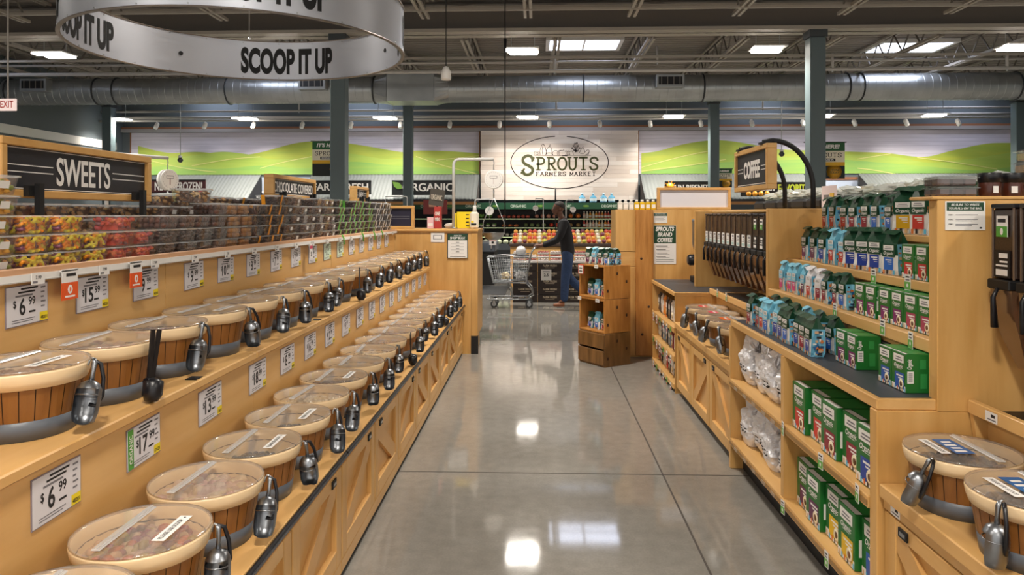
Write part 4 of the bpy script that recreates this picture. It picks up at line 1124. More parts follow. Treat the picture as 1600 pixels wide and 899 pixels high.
def ticket2(x, y, z, label):
    b = MB(); b.bb(x - .004, x - .002, y - .03, y + .03, z - .016, z + .016, PAP); b.bb(x - .0045, x - .004, y - .02, y, z, z + .01, INK); b.bb(x - .0045, x - .004, y - .025, y + .02, z - .01, z - .006, GRY); props(b.build('rail_ticket'), label, 'price tag')
ticket2(1.48, 2.41, .888, 'white ticket on the near trough lip'); ticket2(1.197, 2.46, .556, 'white ticket under the near coffee counter')
for i, y in enumerate((6.0, 5.72)): shelf_tag(1.476, y, .90, 'green and white tag on the far trough lip, %s from the dark topped cabinet' % nth(i))
# ---- gravity dispensers
BEAN = M('coffee beans in hopper', '#3a2a22', .3, col2='#241813', scale=160, detail=2)
HOPC = M('hopper clear edge', '#6b5a4e', .15)
def hopper(light):
    def make():
        r = thing('bean_dispenser', '', 'dispenser'); w = .115
        b = MB(); b.bb(0, .16, -w / 2, w / 2, .0, .235, BEAN, .006); b.bb(-.004, .0, -w / 2, -w / 2 + .006, 0, .24, HOPC); b.bb(-.004, 0, w / 2 - .006, w / 2, 0, .24, HOPC); b.build('hopper', r)
        b = MB(); b.bb(-.006, .165, -w / 2 - .002, w / 2 + .002, .235, .25, BLK, .003); b.build('lid', r)
        b = MB(); b.bb(-.0065, -.004, -.04, .04, .005, .095, BLM if not light else PAP); 
        b.bb(-.0072, -.0066, -.03, .03, .012, .032, PAP if not light else M('pale teal', '#9fc0bf', .5)); b.bb(-.0072, -.0066, -.03, .015, .07, .086, PAP if not light else GRY)
        for k in range(2): b.bb(-.0072, -.0066, -.03, .03 - .02 * k, .042 + k * .013, .048 + k * .013, PAP if not light else GRY)
        b.build('label', r)
        if not light:
            b = MB(); b.bb(-.0065, -.004, -.028, .028, .14, .21, PAP); b.bb(-.0072, -.0066, -.028, .028, .14, .175, GRN); b.sph((-.0074, 0, .158), .012, PAP, 10, 4, (.06, .7, 1)); b.bb(-.0072, -.0066, -.02, .02, .188, .2, INK); b.build('green_tag', r)
        b = MB(); b.bb(-.02, .10, -w / 2, w / 2, -.035, -.002, BLM, .004); b.build('gate', r)
        vs = []; pr = [(-.01, .1, .055, -.035), (-.005, .1, .054, -.11), (.02, .1, .05, -.19), (.06, .1, .022, -.30)]
        b = MB()
        for (xa, xb, hw, z) in pr: vs += [(xa, -hw, z), (xa, hw, z), (xb, hw, z), (xb, -hw, z)]
        b.add(vs, [(4 * i + k, 4 * i + (k + 1) % 4, 4 * i + 4 + (k + 1) % 4, 4 * i + 4 + k) for i in range(3) for k in range(4)], CHUTE); b.build('chute', r)
        b = MB(); b.tube([(-.02, 0, -.03), (-.035, 0, -.06), (-.03, 0, -.16)], [.006, .008, .012], BLK, 8); b.build('handle', r)
        return r
    return Proto(make)
H0, H1 = hopper(False), hopper(True)
for i in range(5): H0.put((1.545, 2.455 - .145 * i, 1.335), 0, 'bean dispenser with green tag, %s from the end panel on the near counter' % nth(i), 'bean dispensers')
for i in range(15):
    y = 4.60 + .146 * i
    (H0 if i < 5 else H1).put((1.545, y, 1.30), 0, 'bean dispenser with %s label, %s from the shelf panel on the far counter' % ('dark' if i < 5 else 'pale', nth(i)), 'bean dispensers', (1, 1, 1.02))
for (y0, y1, z, nm) in ((1.8, 2.54, 1.30, 'near'), (4.5, 6.75, 1.265, 'far')):
    b = MB(); b.bb(1.65, 1.70, y0, y1, z + .0, z + .03, BLM); b.bb(1.70, 1.898, y0, y0 + .03, z, z + .03, BLM); b.bb(1.70, 1.898, y1 - .03, y1, z, z + .03, BLM)
    props(b.build('dispenser_rail'), 'black mounting rail behind the %s row of bean dispensers' % nm, 'rail')
b = MB(); b.bb(1.885, 1.899, 4.7, 5.9, .98, 1.12, M('dark board', '#2b2022', .5)); b.bb(1.884, 1.885, 4.82, 5.75, .99, 1.11, M('cream print', '#d8cfc0', .5))
for k in range(5): b.bb(1.883, 1.884, 4.88 + k * .17, 4.99 + k * .17, 1.0, 1.07, PAP); b.bb(1.8825, 1.883, 4.9 + k * .17, 4.97 + k * .17, 1.03, 1.05, INK)
props(b.build('info_strip'), 'dark strip sign with white cards below the far bean dispensers', 'sign')
# ---- dark-topped cabinet with candy shelves facing the aisle
r = thing('candy_cabinet', 'maple cabinet with dark top and open candy shelves facing the aisle', 'cabinet', (1.5, 6.9, 0))
b = MB(); b.bb(1.18, 1.945, 6.30, 7.55, .84, .872, WX, .003); b.bb(1.20, 1.945, 6.32, 7.55, .872, .874, TOPG); b.build('top', r)
MB().bb(1.19, 1.945, 6.30, 6.33, .0, .84, WZ).build('side_panel', r); MB().bb(1.19, 1.945, 7.52, 7.55, .0, .84, WZ).build('side_panel', r); MB().bb(1.5, 1.53, 6.33, 7.52, .0, .84, WZ).build('back_panel', r)
for z in (.06, .30, .55):
    b = MB(); b.bb(1.19, 1.5, 6.33, 7.52, z - .012, z, WY); b.bb(1.18, 1.195, 6.33, 7.52, z - .03, z + .012, WY, .002); b.build('shelf_board', r)
def candy_bag(col):
    def make():
        r = thing('candy_bag', '', 'bag'); m = M('candy ' + col, col, .35); b = MB()
        b.bb(-.02, .02, -.06, .06, .012, .16, m, .012); b.bb(-.003, .003, -.058, .058, 0, .015, m); b.bb(-.003, .003, -.058, .058, .155, .175, m); b.build('bag', r)
        b = MB(); b.bb(-.0215, -.0205, -.04, .04, .09, .13, PAP); b.lathe([(.025, 0), (.0001, .001)], M('candy dot', '#f4e4c0', .4), 12, (-.0212, 0, .06), Matrix.Rotation(-PI / 2, 3, 'Y')); b.build('print', r)
        return r
    return Proto(make)
CB = {c: candy_bag(c) for c in ('#e8862a', '#cfc6bc', '#2e2a2c', '#c8402e', '#7a2330', '#6f86a0')}
CBN = {'#e8862a': 'orange', '#cfc6bc': 'pale', '#2e2a2c': 'black', '#c8402e': 'red', '#7a2330': 'dark red', '#6f86a0': 'grey blue'}
for lv, (z, cs) in enumerate(((.56, ('#e8862a', '#cfc6bc', '#cfc6bc', '#2e2a2c', '#2e2a2c', '#e8862a', '#cfc6bc', '#2e2a2c')), (.31, ('#c8402e', '#cfc6bc', '#7a2330', '#6f86a0', '#2e2a2c', '#6f86a0', '#2e2a2c', '#cfc6bc')), (.07, ('#7a2330', '#2e2a2c', '#cfc6bc', '#2e2a2c', '#c8402e', '#cfc6bc', '#2e2a2c', '#7a2330')))):
    for k, c in enumerate(cs):
        CB[c].put((1.26, 6.43 + .145 * k, z - .0095 if False else z - .0095 + .0), R.uniform(-.1, .1), '%s candy bag on the %s cabinet shelf, %s from its near side' % (CBN[c], ('upper', 'middle', 'lowest')[lv], nth(k)), 'candy bags', (1, 1, 1.15 if lv == 0 else 1))
    for k in range(6):
        y = 6.45 + .19 * k; b = MB(); b.bb(1.176, 1.178, y - .03, y + .03, z - .09, z - .01, PAP if (k + lv) % 3 else M('tag green', '#6aa84f', .5)); b.bb(1.1755, 1.176, y - .02, y + .02, z - .04, z - .03, INK); b.bb(1.1755, 1.176, y - .02, y + .02, z - .08, z - .055, M('tag red', '#b8423a', .5))
        props(b.build('hanging_tag'), 'hanging price tag below the %s cabinet shelf, %s from its near side' % (('upper', 'middle', 'lowest')[lv], nth(k)), 'price tag', 'hanging candy tags')
# grinder on the dark top and the panel behind it
MB_ = MB(); MB_.bb(1.47, 1.93, 6.81, 6.85, .8745, 1.58, WZ, .003); props(MB_.build('grinder_panel'), 'upright maple panel on the dark cabinet ending the dispenser row', 'panel')
r = thing('coffee_grinder', 'black coffee grinder with steel hopper beside the brand coffee poster', 'grinder', (1.64, 7.2, .8745))
b = MB(); b.bb(1.54, 1.75, 7.05, 7.38, .8745, .93, BLM, .006); b.bb(1.60, 1.75, 7.08, 7.34, .93, 1.2, BLM, .008); b.build('body', r)
MB().lathe([(.06, 1.2), (.075, 1.26), (.075, 1.46), (.078, 1.47), (.078, 1.5), (.03, 1.51)], STL, 20, (1.60, 7.2, 0)).build('hopper', r)
MB().lathe([(.05, 0), (.055, .02), (.055, .1), (.04, .12)], BLK, 18, (1.6, 7.2, 1.1), Matrix.Rotation(-PI / 2, 3, 'Y')).build('knob', r)
# ---- tall end panel
r = thing('tall_end_panel', 'tall maple and knotty pine end cap closing the coffee aisle side', 'panel', (1.4, 8.1, 0))
MB().bb(.86, 2.6, 7.9, 8.5, .0, 1.6, WZ).build('carcass', r)
b = MB(); b.bb(.845, 1.06, 7.88, 7.9, .02, .98, WZ, .003); b.bb(.845, 1.06, 7.88, 7.9, .985, 1.14, WX, .003); b.bb(.845, 1.06, 7.88, 7.9, 1.145, 1.6, WZ, .003); b.build('left_boards', r)
b = MB(); b.bb(1.06, 1.245, 7.86, 7.9, .02, 1.6, WP, .004)
for (kx, kz) in ((1.12, 1.07), (1.2, .55), (1.13, .25)): b.lathe([(.014, 0), (.006, .002), (.0001, .002)], M('pine knot', '#3c2310', .7), 10, (kx, 7.86, kz), Matrix.Rotation(PI / 2, 3, 'X'))
b.build('pine_board', r)
r = thing('framed_board', 'white blank board in maple frame on the tall end cap', 'sign', (1.7, 7.93, 1.6)); x0, x1, z0, z1 = 1.30, 2.09, 1.6, 1.84
b = MB()
for (a0, a1, c0, c1) in ((x0, x1, z1 - .028, z1), (x0, x1, z0, z0 + .028), (x0, x0 + .028, z0 + .028, z1 - .028), (x1 - .028, x1, z0 + .028, z1 - .028)): b.bb(a0, a1, 7.9, 7.96, c0, c1, WF, .003)
b.build('frame', r); MB().bb(x0 + .026, x1 - .026, 7.92, 7.94, z0 + .026, z1 - .026, M('blank white board', '#dcd9df', .5)).build('board', r)
r = thing('poster', 'green and white poster reading SPROUTS BRAND COFFEE on the end cap', 'poster', (1.4, 7.89, 1.02)); f = 7.8970
b = MB(); b.bb(1.26, 1.50, f, f + .0015, 1.01, 1.43, PAP); b.bb(1.262, 1.498, f - .0007, f, 1.235, 1.428, DGR); b.build('sheet', r)
b = MB()
for i, t in enumerate(('SPROUTS', 'BRAND', 'COFFEE')): b.text(t, (1.38, f - .0012, 1.37 - i * .06), XA, ZA, .043, PAP, w=(.2, .155, .165)[i], bold=.045, shear=.2)
for i in range(4): b.bb(1.285, 1.41 - .02 * (i % 2), f - .0008, f - .0004, 1.2 - i * .037, 1.206 - i * .037, INK); b.bb(1.295, 1.43, f - .0008, f - .0004, 1.19 - i * .037, 1.193 - i * .037, GRY)
b.bb(1.285, 1.475, f - .0008, f - .0004, 1.055, 1.06, DGR); b.bb(1.285, 1.475, f - .0008, f - .0004, 1.035, 1.04, GRY); b.build('lettering', r)
b = MB(); b.bb(1.26, 1.405, f, f + .0015, 1.455, 1.565, PAP); b.bb(1.263, 1.402, f - .0006, f, 1.53, 1.562, DGR); b.text('BE SURE TO WRITE', (1.333, f - .001, 1.549), XA, ZA, .007, PAP, w=.11, bold=.02, shear=.2); b.text('YOUR PLU ON THE BAG', (1.333, f - .001, 1.537), XA, ZA, .007, PAP, w=.12, bold=.02, shear=.2)
for i in range(4): b.bb(1.275, 1.385 - .02 * (i % 2), f - .0006, f, 1.515 - i * .012, 1.518 - i * .012, GRY)
props(b.build('paper_notice'), 'small paper notice above the brand coffee poster', 'notice')
b = MB(); y = CY0 - .0235
b.bb(1.405, 1.54, y - .001, y + .001, 1.495, 1.595, PAP); b.bb(1.41, 1.535, y - .0016, y - .001, 1.562, 1.591, DGR)
b.text('BE SURE TO WRITE', (1.4725, y - .0022, 1.5795), XA, ZA, .0075, PAP, w=.095, bold=.03, shear=.2); b.text('YOUR PLU ON THE BAG.', (1.4725, y - .0022, 1.567), XA, ZA, .0075, PAP, w=.112, bold=.03, shear=.2)
for i in range(3):
    b.text('STEP %d' % (i + 1), (1.415, y - .0022, 1.546 - i * .016), XA, ZA, .004, INK, bold=.03, shear=.2, align='L'); b.bb(1.44, 1.515, y - .0016, y - .001, 1.547 - i * .016, 1.549 - i * .016, GRY)
    if i: b.bb(1.44, 1.495, y - .0016, y - .001, 1.542 - i * .016, 1.544 - i * .016, GRY)
b.sph((1.525, y - .0012, 1.503), .004, INK, 8, 4, (1.3, .1, .8))
props(b.build('paper_notice'), 'white notice with green heading BE SURE TO WRITE YOUR PLU on the near end panel', 'notice')
# ---- COFFEE sign on its two bent arms
r = thing('category_sign', 'black sign reading COFFEE in a maple frame on two bent black arms', 'sign', (1.39, 4.66, 1.69)); x = 1.35; y0, y1, z0, z1 = 4.31, 5.02, 1.70, 1.972
sign_frame(r, x, y0, y1, z0, z1, .03, -1, .06)
b = MB(); b.bb(x + .015, x + .03, y0 + .028, y1 - .028, z0 + .028, z1 - .028, NAVY); lx = x + .0145; zm = (z0 + z1) / 2; ym = (y0 + y1) / 2
b.poly([(lx, y0 + .04, z0 + .038), (lx, y1 - .04, z0 + .038), (lx, y1 - .04, z0 + .042), (lx, y0 + .04, z0 + .042)], PAP)
for (a, c) in ((y0 + .04, ym - .19), (ym + .19, y1 - .04)):
    for dz in (.012, -.012): b.poly([(lx, a, zm + dz - .002), (lx, c, zm + dz - .002), (lx, c, zm + dz + .002), (lx, a, zm + dz + .002)], PAP)
b.build('board', r); b = MB(); b.text('COFFEE', (x + .0135, ym, zm - .05), -YA, ZA, .1, PAP, w=.34, bold=.045); b.build('lettering', r)
for yy in (4.42, 4.92):
    b = MB(); pts = [(1.36, yy, 1.985), (1.42, yy, 1.995)]
    for k in range(11): a = PI / 2 * (1 - k / 10); pts.append((1.42 + .24 * math.cos(a), yy, 1.70 + .295 * math.sin(a)))
    pts.append((1.66, yy, 1.587)); b.tube(pts, .016, BLM, 8); b.bb(1.34, 1.41, yy - .025, yy + .025, 1.973, 1.984, BLM); b.build('arm', r)
# ---- top of the gondola: produce bags in black trays
tp = thing('gondola_top', 'maple ledge behind the coffee shelves carrying produce trays', 'shelf', (2.2, 4.7, 0))
MB().bb(1.96, 2.7, 2.82, 7.8, 0, 1.565, WY).build('carcass', tp); b = MB(); b.bb(1.62, 2.7, 4.5, 6.79, 1.565, 1.586, WY, .003); b.bb(1.94, 2.7, 2.82, 4.5, 1.565, 1.586, WY); b.build('ledge', tp)
def crumple(name, cols, seed, sx, sy, sz, matc):
    def make():
        q = random.Random(seed); r = thing(name, '', 'produce bag'); b = MB(); n, m = 18, 10; vs = []
        for i in range(m + 1):
            for k in range(n):
                th = PI * i / m; ph = 2 * PI * k / n; v = Vector((math.sin(th) * math.cos(ph), math.sin(th) * math.sin(ph), -math.cos(th)))
                d = 1 + .55 * noise.noise(v * 2.3 + Vector((seed, 0, 0))) + .3 * noise.noise(v * 6 + Vector((0, seed, 0)))
                vs.append((v.x * sx * d, v.y * sy * d, max(0, sz * .9 + v.z * sz * d)))
        b.add(vs, [(i * n + k, i * n + (k + 1) % n, (i + 1) * n + (k + 1) % n, (i + 1) * n + k) for i in range(m) for k in range(n)], matc); b.build('wrap', r)
        b = MB()
        for i in range(26):
            a = q.uniform(0, 2 * PI); d = math.sqrt(q.random()) * .72
            b.sph((sx * d * math.cos(a), sy * d * math.sin(a), sz * q.uniform(.5, 1.35)), sz * .3, M('veg ' + (c := q.choice(cols)), c, .5), 6, 4)
        o = b.build('contents', r); o['kind'] = 'stuff'
        return r
    return Proto(make)
CRS = [(crumple('produce_bag', ['#e6e4d6', '#dfe3c8', '#cfd8b0'], 3, .11, .12, .045, BAGC), 'pale green'), (crumple('produce_bag', ['#efeae2', '#e2dcd2'], 8, .11, .12, .045, BAGC), 'white'), (crumple('produce_bag', ['#9c8468', '#c8b79c', '#d8d0c0'], 5, .11, .12, .045, BAGC), 'tan'), (crumple('produce_bag', ['#4fae4a', '#dfe8dc', '#b8d8b0'], 6, .10, .11, .055, BAGC), 'bright green')]
y = 3.0; i = 0
while y < 6.7:
    wy = .3
    r = thing('produce_tray', 'black produce tray on the gondola ledge, %s from the chocolate jars' % nth(i), 'tray', (2.07, y, 1.5865), 0, 'black produce trays')
    b = MB(); b.bb(1.95, 2.2, y - .145, y + .145, 1.5865, 1.665, BLM, .02); b.build('body', r)
    pr, w = CRS[(1, 1, 0, 0, 1, 0, 1, 1, 2, 2, 3, 0, 1)[i % 13]]
    pr.put((2.09, y, 1.6655), R.uniform(0, 6), 'bag of %s produce in the tray %s from the chocolate jars' % (w, nth(i)), 'produce bags on the ledge', R.uniform(.8, .88))
    y += .315; i += 1
b = MB(); b.bb(1.934, 1.936, 4.75, 5.0, 1.587, 1.74, M('card lilac', '#dcd2da', .5)); b.bb(1.929, 1.934, 4.79, 4.85, 1.62, 1.69, M('card yellow', '#d8b64a', .5)); b.bb(1.932, 1.934, 4.88, 4.96, 1.65, 1.68, GRY)
props(b.build('price_sign_card'), 'pale price card with a yellow corner standing among produce bags', 'sign')
# jars and brownie packs on top of the near end panel
tb = MB(); tb.bb(1.38, 2.6, 2.55, 2.615, 1.585, 1.6, WX) if False else None
def jar():
    r = thing('chocolate_jar', '', 'jar'); MB().lathe([(.034, 0), (.036, .004), (.036, .05), (.033, .056)], M('jar chocolate', '#4a2418', .25), 20).build('glass', r)
    MB().lathe([(.0375, .05), (.0375, .082), (.036, .084)], BLK, 20).build('lid', r); b = MB(); b.bb(-.02, .0, -.0385, -.0365, .012, .036, PAP); b.build('label', r); return r
JR = Proto(jar)
tl = MB(); tl.bb(1.36, 1.94, 2.545, 2.70, 1.6, 1.612, WX, .003); props(tl.build('top_board'), 'narrow maple board capping the near end panel', 'shelf')
JR.put((1.60, 2.62, 1.6125), .2, 'dark chocolate jar with black lid beside the brownie packs', 'chocolate jars'); JR.put((1.69, 2.64, 1.6125), -.1, 'dark chocolate jar with black lid beside the clamshells', 'chocolate jars')
def pack(cols, seed, w=.07, d=.05, h=.036):
    def make():
        q = random.Random(seed); r = thing('brownie_pack', '', 'pack'); b = MB(); b.bb(-w, w, -d, d, .0, h, TUBC, .008); b.bb(-w - .004, w + .004, -d - .004, d + .004, h * .8, h * .88, TUBC); b.build('clamshell', r)
        b = MB()
        for i in range(6): b.box((-w * .66 + (i % 3) * w * .66, -d * .45 + (i // 3) * d * .9, h * .38), (w * .58, d * .8, h * .62), M('brownie ' + cols[i % len(cols)], cols[i % len(cols)], .6, var=.2, scale=60), Matrix.Rotation(q.uniform(-.2, .2), 3, 'Z'))
        o = b.build('brownies', r); return r
    return Proto(make)
BP = pack(['#4a2c20', '#3c241b'], 1); BP2 = pack(['#b89a78', '#5e3b28', '#8a5e3c'], 2, .085, .06, .042)
for k, (p, x, yy, z, w) in enumerate(((BP, 1.475, 2.64, 1.6125, 'lower of the two beside the jars'), (BP, 1.475, 2.645, 1.6492, 'upper of the two beside the jars'), (BP2, 1.83, 2.66, 1.6125, 'at the bottom of the tall stack'), (BP2, 1.825, 2.66, 1.6555, 'second in the tall stack'), (BP2, 1.83, 2.665, 1.6985, 'third in the tall stack'), (BP2, 1.835, 2.66, 1.7415, 'on top of the tall stack'))):
    p.put((x, yy, z), R.uniform(-.08, .08), 'clear pack of brownies, ' + w, 'brownie packs')
# ---- wooden crate tower with coffee bags
a0 = math.atan2(-.351, .237)
CXY = Vector((.44, 7.67)); ux = Vector((.237, -.351)).normalized(); uy = Vector((.238, .268)).normalized()
uy = Vector((-ux.y, ux.x)); CW, CD = .42, .345
def cp(a, d, z): p = CXY + ux * a + uy * d; return (p.x, p.y, z)
CR = Matrix(((ux.x, uy.x, 0), (ux.y, uy.y, 0), (0, 0, 1)))
def cbox(b, a0, a1, d0, d1, z0, z1, m, ch=.003): b.box(cp((a0 + a1) / 2, (d0 + d1) / 2, (z0 + z1) / 2), (abs(a1 - a0), abs(d1 - d0), abs(z1 - z0)), m, CR, ch)
def crate(z0, z1, closed, label, wd):
    p = cp(CW / 2, CD / 2, z0); r = thing('wooden_crate', label, 'crate', p); t = .018; h = z1 - z0
    for (aa, ab, nm) in ((0, t, 'side_board'), (CW - t, CW, 'side_board')):
        b = MB(); cbox(b, aa, ab, 0, CD, z0, z1 - .003, wd); 
        if aa > 0:
            for k in range(3): kp = cp(CW + .0008, CD * (.12 + .36 * k), z0 + h * (.25 + .25 * ((k * 2) % 3))); b.box(kp, (.0015, .022, .03), M('pine knot', '#3c2310', .7), CR)
        b.build(nm, r)
    b = MB(); cbox(b, t, CW - t, 0, CD, z0, z0 + t, wd); b.build('base_board', r)
    b = MB(); cbox(b, t, CW - t, CD - t, CD, z0, z1 - .003, wd); b.build('back_board', r)
    if closed:
        for k in range(2): b = MB(); cbox(b, 0, CW, -.016, 0, z0 + .02 + k * .165, z0 + .165 + k * .165, wd); b.build('slat', r)
        b = MB(); cbox(b, t, CW - t, 0, CD, z1 - .02, z1 - .003, wd); b.build('top_board', r)
    else:
        b = MB(); cbox(b, t, CW - t, 0, CD, z1 - .02, z1 - .003, wd); b.build('top_board', r)
crate(0, .34, True, 'dark stained slatted crate at the foot of the crate tower', WK)
crate(.34, .685, False, 'knotty pine open crate in the middle of the crate tower', WP)
crate(.685, 1.03, False, 'light pine open crate on top of the crate tower', WP)
fz = math.atan2(-uy.y, -uy.x) - PI
for lv, z in ((0, .3585), (1, .7035), (2, 1.0305)):
    for k in range(3 if lv < 2 else 4):
        for rr in range(1 if lv < 2 else 2):
            aa = (.10 + .11 * k) if lv < 2 else (.055 + .103 * k); pt = cp(aa, .1 + .1 * rr if lv == 2 else .1, z)
            bag((0, 1, 0, 0)[k] if rr == 0 else 0, (2, 3, 0, 1)[k] if lv < 2 else (1, 1, 0, 3)[k], pt, fz + PI / 2 * 0, '%s from outer edge %s' % (nth(k), ('in middle crate', 'in top crate', 'atop crate tower, %s row' % ('front', 'back')[rr])[lv]), .93)
for k, (aa, z, w) in enumerate(((.30, 1.015, 'under the bags on top'), (.02, .668, 'at the outer corner of the upper crate'), (.32, .668, 'at the inner corner of the upper crate'))):
    b = MB(); b.box(cp(aa, -.012, z), (.06, .002, .035), PAP, CR); b.box(cp(aa, -.0135, z), (.04, .001, .006), GRY, CR); props(b.build('crate_ticket'), 'small white ticket on the crate tower ' + w, 'price tag', 'tickets on the crate tower')
b = MB(); b.box(cp(.055, -.02, .975), (.09, .003, .1), M('sign red', '#c8412f', .5), CR); b.box(cp(.055, -.0218, .972), (.075, .001, .085), PAP, CR); b.box(cp(.055, -.0226, .955), (.05, .001, .012), INK, CR); b.box(cp(.055, -.0226, .985), (.05, .001, .012), INK, CR); props(b.build('price_sign'), 'red bordered price card on the top crate corner', 'price tag')
# ================================================================ back wall: murals, store sign, awnings
def px(x, y, Y=20.52):
    """metres on the back wall from a survey in wall units"""
    k = Y / 1130; return ((x - 840) * k + .02, 1.55 + (335 - y) * k)
PLK = M('lavender white planks', '#d3cdd8', .6, col2='#c2bcc8', scale=3, stretch=(.4, 1, 9))
H1 = M('hill yellow green', '#b6bd45', .6, col2='#9cb248', scale=2.2, stretch=(.35, 1, 3))
H2 = M('hill lime', '#9dba4e', .6, col2='#acbf55', scale=2.5, stretch=(.3, 1, 4))
H3 = M('hill fresh green', '#84b35a', .6, col2='#9cbb58', scale=2, stretch=(.3, 1, 4))
HL = M('hill light line', '#cfcf7e', .6)
GAPM = M('plank seam', '#a49eaa', .7)
def smooth(pts, n=6):
    out = []
    for i in range(len(pts) - 1):
        p0, p1, p2, p3 = pts[max(i - 1, 0)], pts[i], pts[i + 1], pts[min(i + 2, len(pts) - 1)]
        for k in range(n):
            t = k / n; out.append(tuple(.5 * ((2 * p1[a]) + (-p0[a] + p2[a]) * t + (2 * p0[a] - 5 * p1[a] + 4 * p2[a] - p3[a]) * t * t + (-p0[a] + 3 * p1[a] - 3 * p2[a] + p3[a]) * t ** 3) for a in (0, 1)))
    return out + [pts[-1]]
def mural(label, x0, x1, ridge, mids, lines):
    r = thing('hill_mural', label, 'mural', ((x0 + x1) / 2, 20.54, 2.69)); b = MB(); zb, zt = 2.69, 3.905
    b.bb(x0, x1, 20.525, 20.549, zb, zt, PLK)
    for k in range(1, 11): b.bb(x0, x1, 20.523, 20.526, zb + k * .11, zb + k * .11 + .006, GAPM)
    def band(top, y, m):
        T = [(min(max(px(*p)[0], x0), x1), px(*p)[1]) for p in smooth(top)]
        vs = [(x, y, z) for x, z in T] + [(x, y, zb) for x, z in T]; n = len(T)
        b.add(vs, [(i, i + 1, n + i + 1, n + i) for i in range(n - 1)], m)
    band(ridge, 20.52, H1)
    for k, (p, m) in enumerate(mids): band(p, 20.517 - .003 * k, m)
    for l in lines:
        T = [px(*p) for p in smooth(l)]
        b.add([(x, 20.507, z + .012) for x, z in T] + [(x, 20.507, z - .012) for x, z in T], [(i, i + 1, len(T) + i + 1, len(T) + i) for i in range(len(T) - 1)], HL)
    b.build('painted_planks', r)
    f = MB(); f.bb(x0 - .03, x0, 20.5, 20.549, zb, zt, BRN); f.bb(x1, x1 + .03, 20.5, 20.549, zb, zt, BRN); f.build('edge_strip', r)
mural('long mural of green hills on lavender planks beside the dark wall', -11.75, -1.66,
      [(203, 226), (250, 237), (300, 236), (362, 241), (400, 237), (450, 224), (482, 220), (520, 221), (560, 226), (625, 237), (650, 235), (700, 236), (752, 240)],
      [([(203, 240), (260, 245), (300, 240), (340, 236), (380, 240), (420, 248), (470, 246), (530, 238), (600, 248), (660, 246), (752, 252)], H2),
       ([(203, 262), (260, 258), (330, 263), (400, 258), (470, 262), (540, 252), (610, 258), (680, 262), (752, 268)], H3)],
      [[(225, 250), (280, 262), (330, 268)], [(290, 258), (350, 248), (400, 244)], [(400, 262), (440, 252), (482, 244)], [(648, 244), (690, 258), (745, 272)], [(680, 250), (720, 246), (750, 243)]])
mural('mural of green hills on lavender planks on the coffee side of the store sign', 2.86, 13.1,
      [(1000, 240), (1025, 237), (1062, 227), (1100, 221), (1130, 221), (1170, 227), (1205, 234), (1262, 237), (1330, 239), (1375, 241), (1430, 247), (1475, 237), (1525, 227), (1565, 226)],
      [([(1000, 256), (1050, 248), (1110, 240), (1160, 246), (1230, 246), (1300, 243), (1380, 246), (1440, 256), (1500, 250), (1565, 240)], H2),
       ([(1000, 270), (1060, 262), (1120, 255), (1200, 252), (1290, 250), (1370, 256), (1440, 262), (1510, 268), (1565, 262)], H3)],
      [[(1000, 262), (1060, 246), (1110, 236)], [(1330, 250), (1375, 243), (1380, 242)], [(1420, 248), (1480, 256), (1540, 266)], [(1330, 264), (1360, 268), (1390, 274)], [(1000, 268), (1080, 258), (1130, 250)]])
# ---- big plank sign
sg = thing('store_sign', 'big whitewashed plank sign with oval reading SPROUTS FARMERS MARKET', 'sign', (.6, 20.35, 1.95))
x0, x1, z0, z1, yf = -1.6, 2.81, 1.95, 3.9, 20.30
pl = [M('whitewash plank %d' % i, c, .6, var=.05, scale=4, stretch=(.5, 1, 8)) for i, c in enumerate(('#dcd0c6', '#d2c4b8', '#e2d8cf', '#cdbfb4'))]
q = random.Random(4); b = MB(); b.bb(x0, x1, yf + .02, 20.5, z0, z1, pl[1]); hgt = (z1 - z0) / 16
for i in range(16):
    x = x0
    while x < x1 - .01:
        xe = min(x1, x + q.uniform(.9, 2.2)); b.bb(x, xe - .004, yf, yf + .02, z0 + i * hgt + .002, z0 + (i + 1) * hgt - .002, q.choice(pl)); x = xe
b.build('planks', sg)
DBR = M('sign dark brown', '#2e201a', .5); OLV = M('sign olive', '#3a3c14', .45)
SU = 20.28 / 1130
def sx(x, y, d=0): return ((x - 840) * SU + .02, yf - .004 - d, 1.55 + (335 - y) * SU)
b = MB(); E_ = []
for k in range(97):
    a = PI / 2 + .09 + (2 * PI - .24) * k / 96; E_.append(sx(873 + 76 * math.cos(a), 254 - 41 * math.sin(a)))
def ribbon(b, P, w, m, ws=None):
    P = [Vector(p) for p in P]; L = []; Rr = []
    for i, p in enumerate(P):
        t = (P[min(i + 1, len(P) - 1)] - P[max(i - 1, 0)]); n = Vector((-t.z, 0, t.x)).normalized(); h = (ws[i] if ws else w) / 2
        L.append(p + n * h); Rr.append(p - n * h)
    n = len(P); b.add(L + Rr, [(i, i + 1, n + i + 1, n + i) for i in range(n - 1)], m)
ribbon(b, E_, .024, DBR); b.build('oval', sg)
def arc(cx, cy, rx, ry, a0, a1, n=12): return [(cx + rx * math.cos(math.radians(a0 + (a1 - a0) * k / n)), cy + ry * math.sin(math.radians(a0 + (a1 - a0) * k / n))) for k in range(n + 1)]
